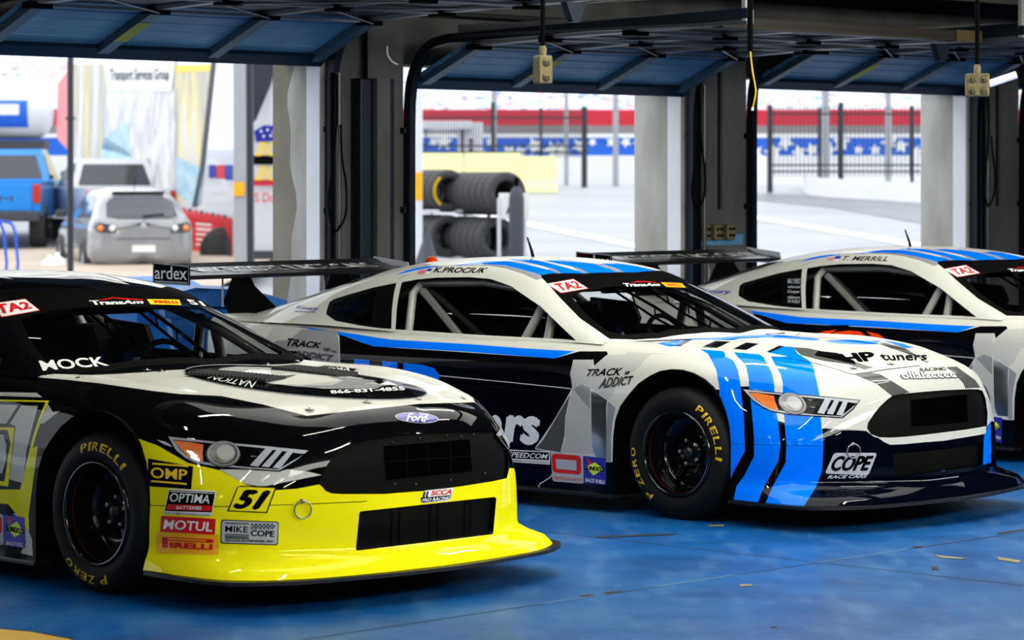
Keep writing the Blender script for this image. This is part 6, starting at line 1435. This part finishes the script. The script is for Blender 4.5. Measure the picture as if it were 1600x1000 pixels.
# bins inside the left door
def bin_(k, d, rz, lab):
    p = wp(k, d, 0); root = empty('wheelie_bin', p, lab, 'bin', rz)
    mb = MB(); z0, z1 = .10, .93; vs = [(-.21, -.24, z0), (.21, -.24, z0), (.21, .24, z0), (-.21, .24, z0), (-.28, -.34, z1), (.28, -.34, z1), (.28, .36, z1), (-.28, .36, z1)]
    mb.add(vs, [(0, 3, 2, 1), (4, 5, 6, 7), (0, 1, 5, 4), (1, 2, 6, 5), (2, 3, 7, 6), (3, 0, 4, 7)], M['bin']); mb.box((0, .01, .90), (.62, .76, .06), M['bin'], bev=.02)
    for x in (-.14, 0, .14): mb.box((x, -.335, .82), (.03, .06, .14), M['bin'], bev=.01)
    mb.build('bin_body', root)
    mb = MB(); mb.prism([(-.40, .93), (-.36, .98), (-.1, 1.045), (.2, 1.06), (.36, 1.02), (.40, .95)], M['bin'], .60, Matrix.Rotation(math.pi/2, 3, 'Z')); mb.build('lid', root)
    mb = MB(); mb.tube([(-.30, .42, .97), (.30, .42, .97)], .045, M['bin'], 14); mb.build('handle_bar', root)
    for s in (-1, 1):
        mb = MB(); mb.lathe([(0, -.03), (.10, -.03), (.10, .03), (0, .03)], M['matblack'], 20, axis='x'); o = mb.build('wheel', root); o.location = (s*.27, .25, .10)
bin_(-2.15, .60, math.radians(100), 'blue wheeled bin behind the rear wing of the middle car, nearer one')
bin_(-1.45, -1.05, math.radians(40), 'blue wheeled bin just outside the left-hand door, farther one')
mb = MB(); mb.lathe([(0, 0), (.055, 0), (.06, .03), (.06, .36), (.04, .42), (.015, .44), (0, .44)], M['red'] if False else M['orange'], 18, axis='z'); p = wp(.02, .26, .76); o = mb.build('fire_extinguisher', loc=p); tag(o, 'red cylinder hung beside the left column, its top just above the middle car', 'extinguisher')
mb = MB(); mb.box((0, -.03, .2), (.04, .16, .04), M['matblack']); mb.build('wall_bracket', o)
# ------------------------------------------------------------------ wing lettering, part of the cars
def wing_marks(car, idx, words):
    wing = [c for c in car.children if c.name.startswith('rear_wing')][0]
    mb = MB(); y0 = -.9365
    def pt(x, z): return (x, y0-.0012, z)
    v, T, asp = text2d('ardex', .03)
    mb.add([pt(-4.045, 1.107), pt(-3.725, 1.102), pt(-3.725, 1.214), pt(-4.045, 1.23)], [(0, 1, 2, 3)], M['dwhite'])
    mb.add([pt(-4.040, 1.112), pt(-3.73, 1.107), pt(-3.73, 1.209), pt(-4.040, 1.225)], [(0, 1, 2, 3)], M['black'])
    mb.v = [(a, b-.0006*(i//4), c) for i, (a, b, c) in enumerate(mb.v)]
    mb.add([(-4.03+s_*.29, y0-.0032, 1.133+t_*.078) for s_, t_ in v], T, M['white']); mb.add([(-4.03, y0-.0032, 1.116), (-3.74, y0-.0032, 1.112), (-3.74, y0-.0032, 1.120), (-4.03, y0-.0032, 1.124)], [(0, 1, 2, 3)], M['dwhite'])
    mb.build('endplate_lettering', wing, label='end plate lettering reading ardex', fixn=False)
    v, T, asp = text2d(words, .02); mb = MB(); vs = []
    for s_, t_ in v:
        x = -3.80-.16*t_; z = float(np.interp(-x, [3.72, 3.74, 3.80, 3.90, 3.98, 4.03], [1.140, 1.158, 1.172, 1.180, 1.198, 1.222]))+.003
        vs.append((x, -.75+s_*1.5, z))
    mb.add(vs, T, M['white']); mb.build('wing_lettering', wing, label='white lettering along the wing', fixn=False)
for c, i in ((car1, 1), (car2, 2), (car3, 3)): wing_marks(c, i, 'MIKE COPE RACE CARS')

pk2.scale = (.9, .9, .9)
# ------------------------------------------------------------------ light
w = bpy.data.worlds.new('overcast_sky'); SC.world = w; w.use_nodes = True; nt = w.node_tree; bg = nt.nodes['Background']
tc = nt.nodes.new('ShaderNodeTexCoord'); sx = nt.nodes.new('ShaderNodeSeparateXYZ'); rp = nt.nodes.new('ShaderNodeValToRGB')
nt.links.new(tc.outputs['Generated'], sx.inputs[0]); nt.links.new(sx.outputs[2], rp.inputs[0]); nt.links.new(rp.outputs[0], bg.inputs[0])
rp.color_ramp.elements[0].color = (.80, .85, .92, 1); rp.color_ramp.elements[1].color = (.93, .97, 1, 1); rp.color_ramp.elements[1].position = .5
bg.inputs[1].default_value = 1.86
def area(name, loc, tgt, sx_, sy_, e, col=(1, 1, 1)):
    l = bpy.data.lights.new(name, 'AREA'); l.shape = 'RECTANGLE'; l.size = sx_; l.size_y = sy_; l.energy = e; l.color = col
    o = bpy.data.objects.new(name, l); COL.objects.link(o); o.location = loc; o.rotation_euler = (Vector(tgt)-Vector(loc)).to_track_quat('-Z', 'Y').to_euler(); return o
area('ceiling_fill', wp(-6., 13.5, 3.45), wp(-3., 3., .4), 7, 1.0  , 285, (1, .985, .94))  # added fill lamps without fixtures, backing up the strip lights
area('ceiling_fill', wp(.5, 13.5, 3.45), wp(0., 3., .4), 7, 1.0  , 285, (1, .985, .94))
area('ceiling_fill', wp(7., 12.5, 3.45), wp(5., 3., .4), 6, 1.0, 200, (1, .985, .94))
area('ceiling_fill', wp(-3.4, 5.5, 3.45), wp(-3.4, 5.2, 0), 5, 3.5, 150, (1, .985, .94))  # overhead fill added to brighten the bonnets
area('ceiling_fill', wp(1.6, 5.5, 3.45), wp(1.6, 5.2, 0), 4, 3.5, 120, (1, .985, .94))
SC.view_settings.view_transform = 'Standard'; SC.view_settings.look = 'Medium High Contrast'; SC.view_settings.exposure = .0
SC.cycles.max_bounces = 8; SC.cycles.transparent_max_bounces = 24
SC.cycles.use_denoising = True
try: SC.cycles.denoiser = 'OPENIMAGEDENOISE'
except Exception: pass
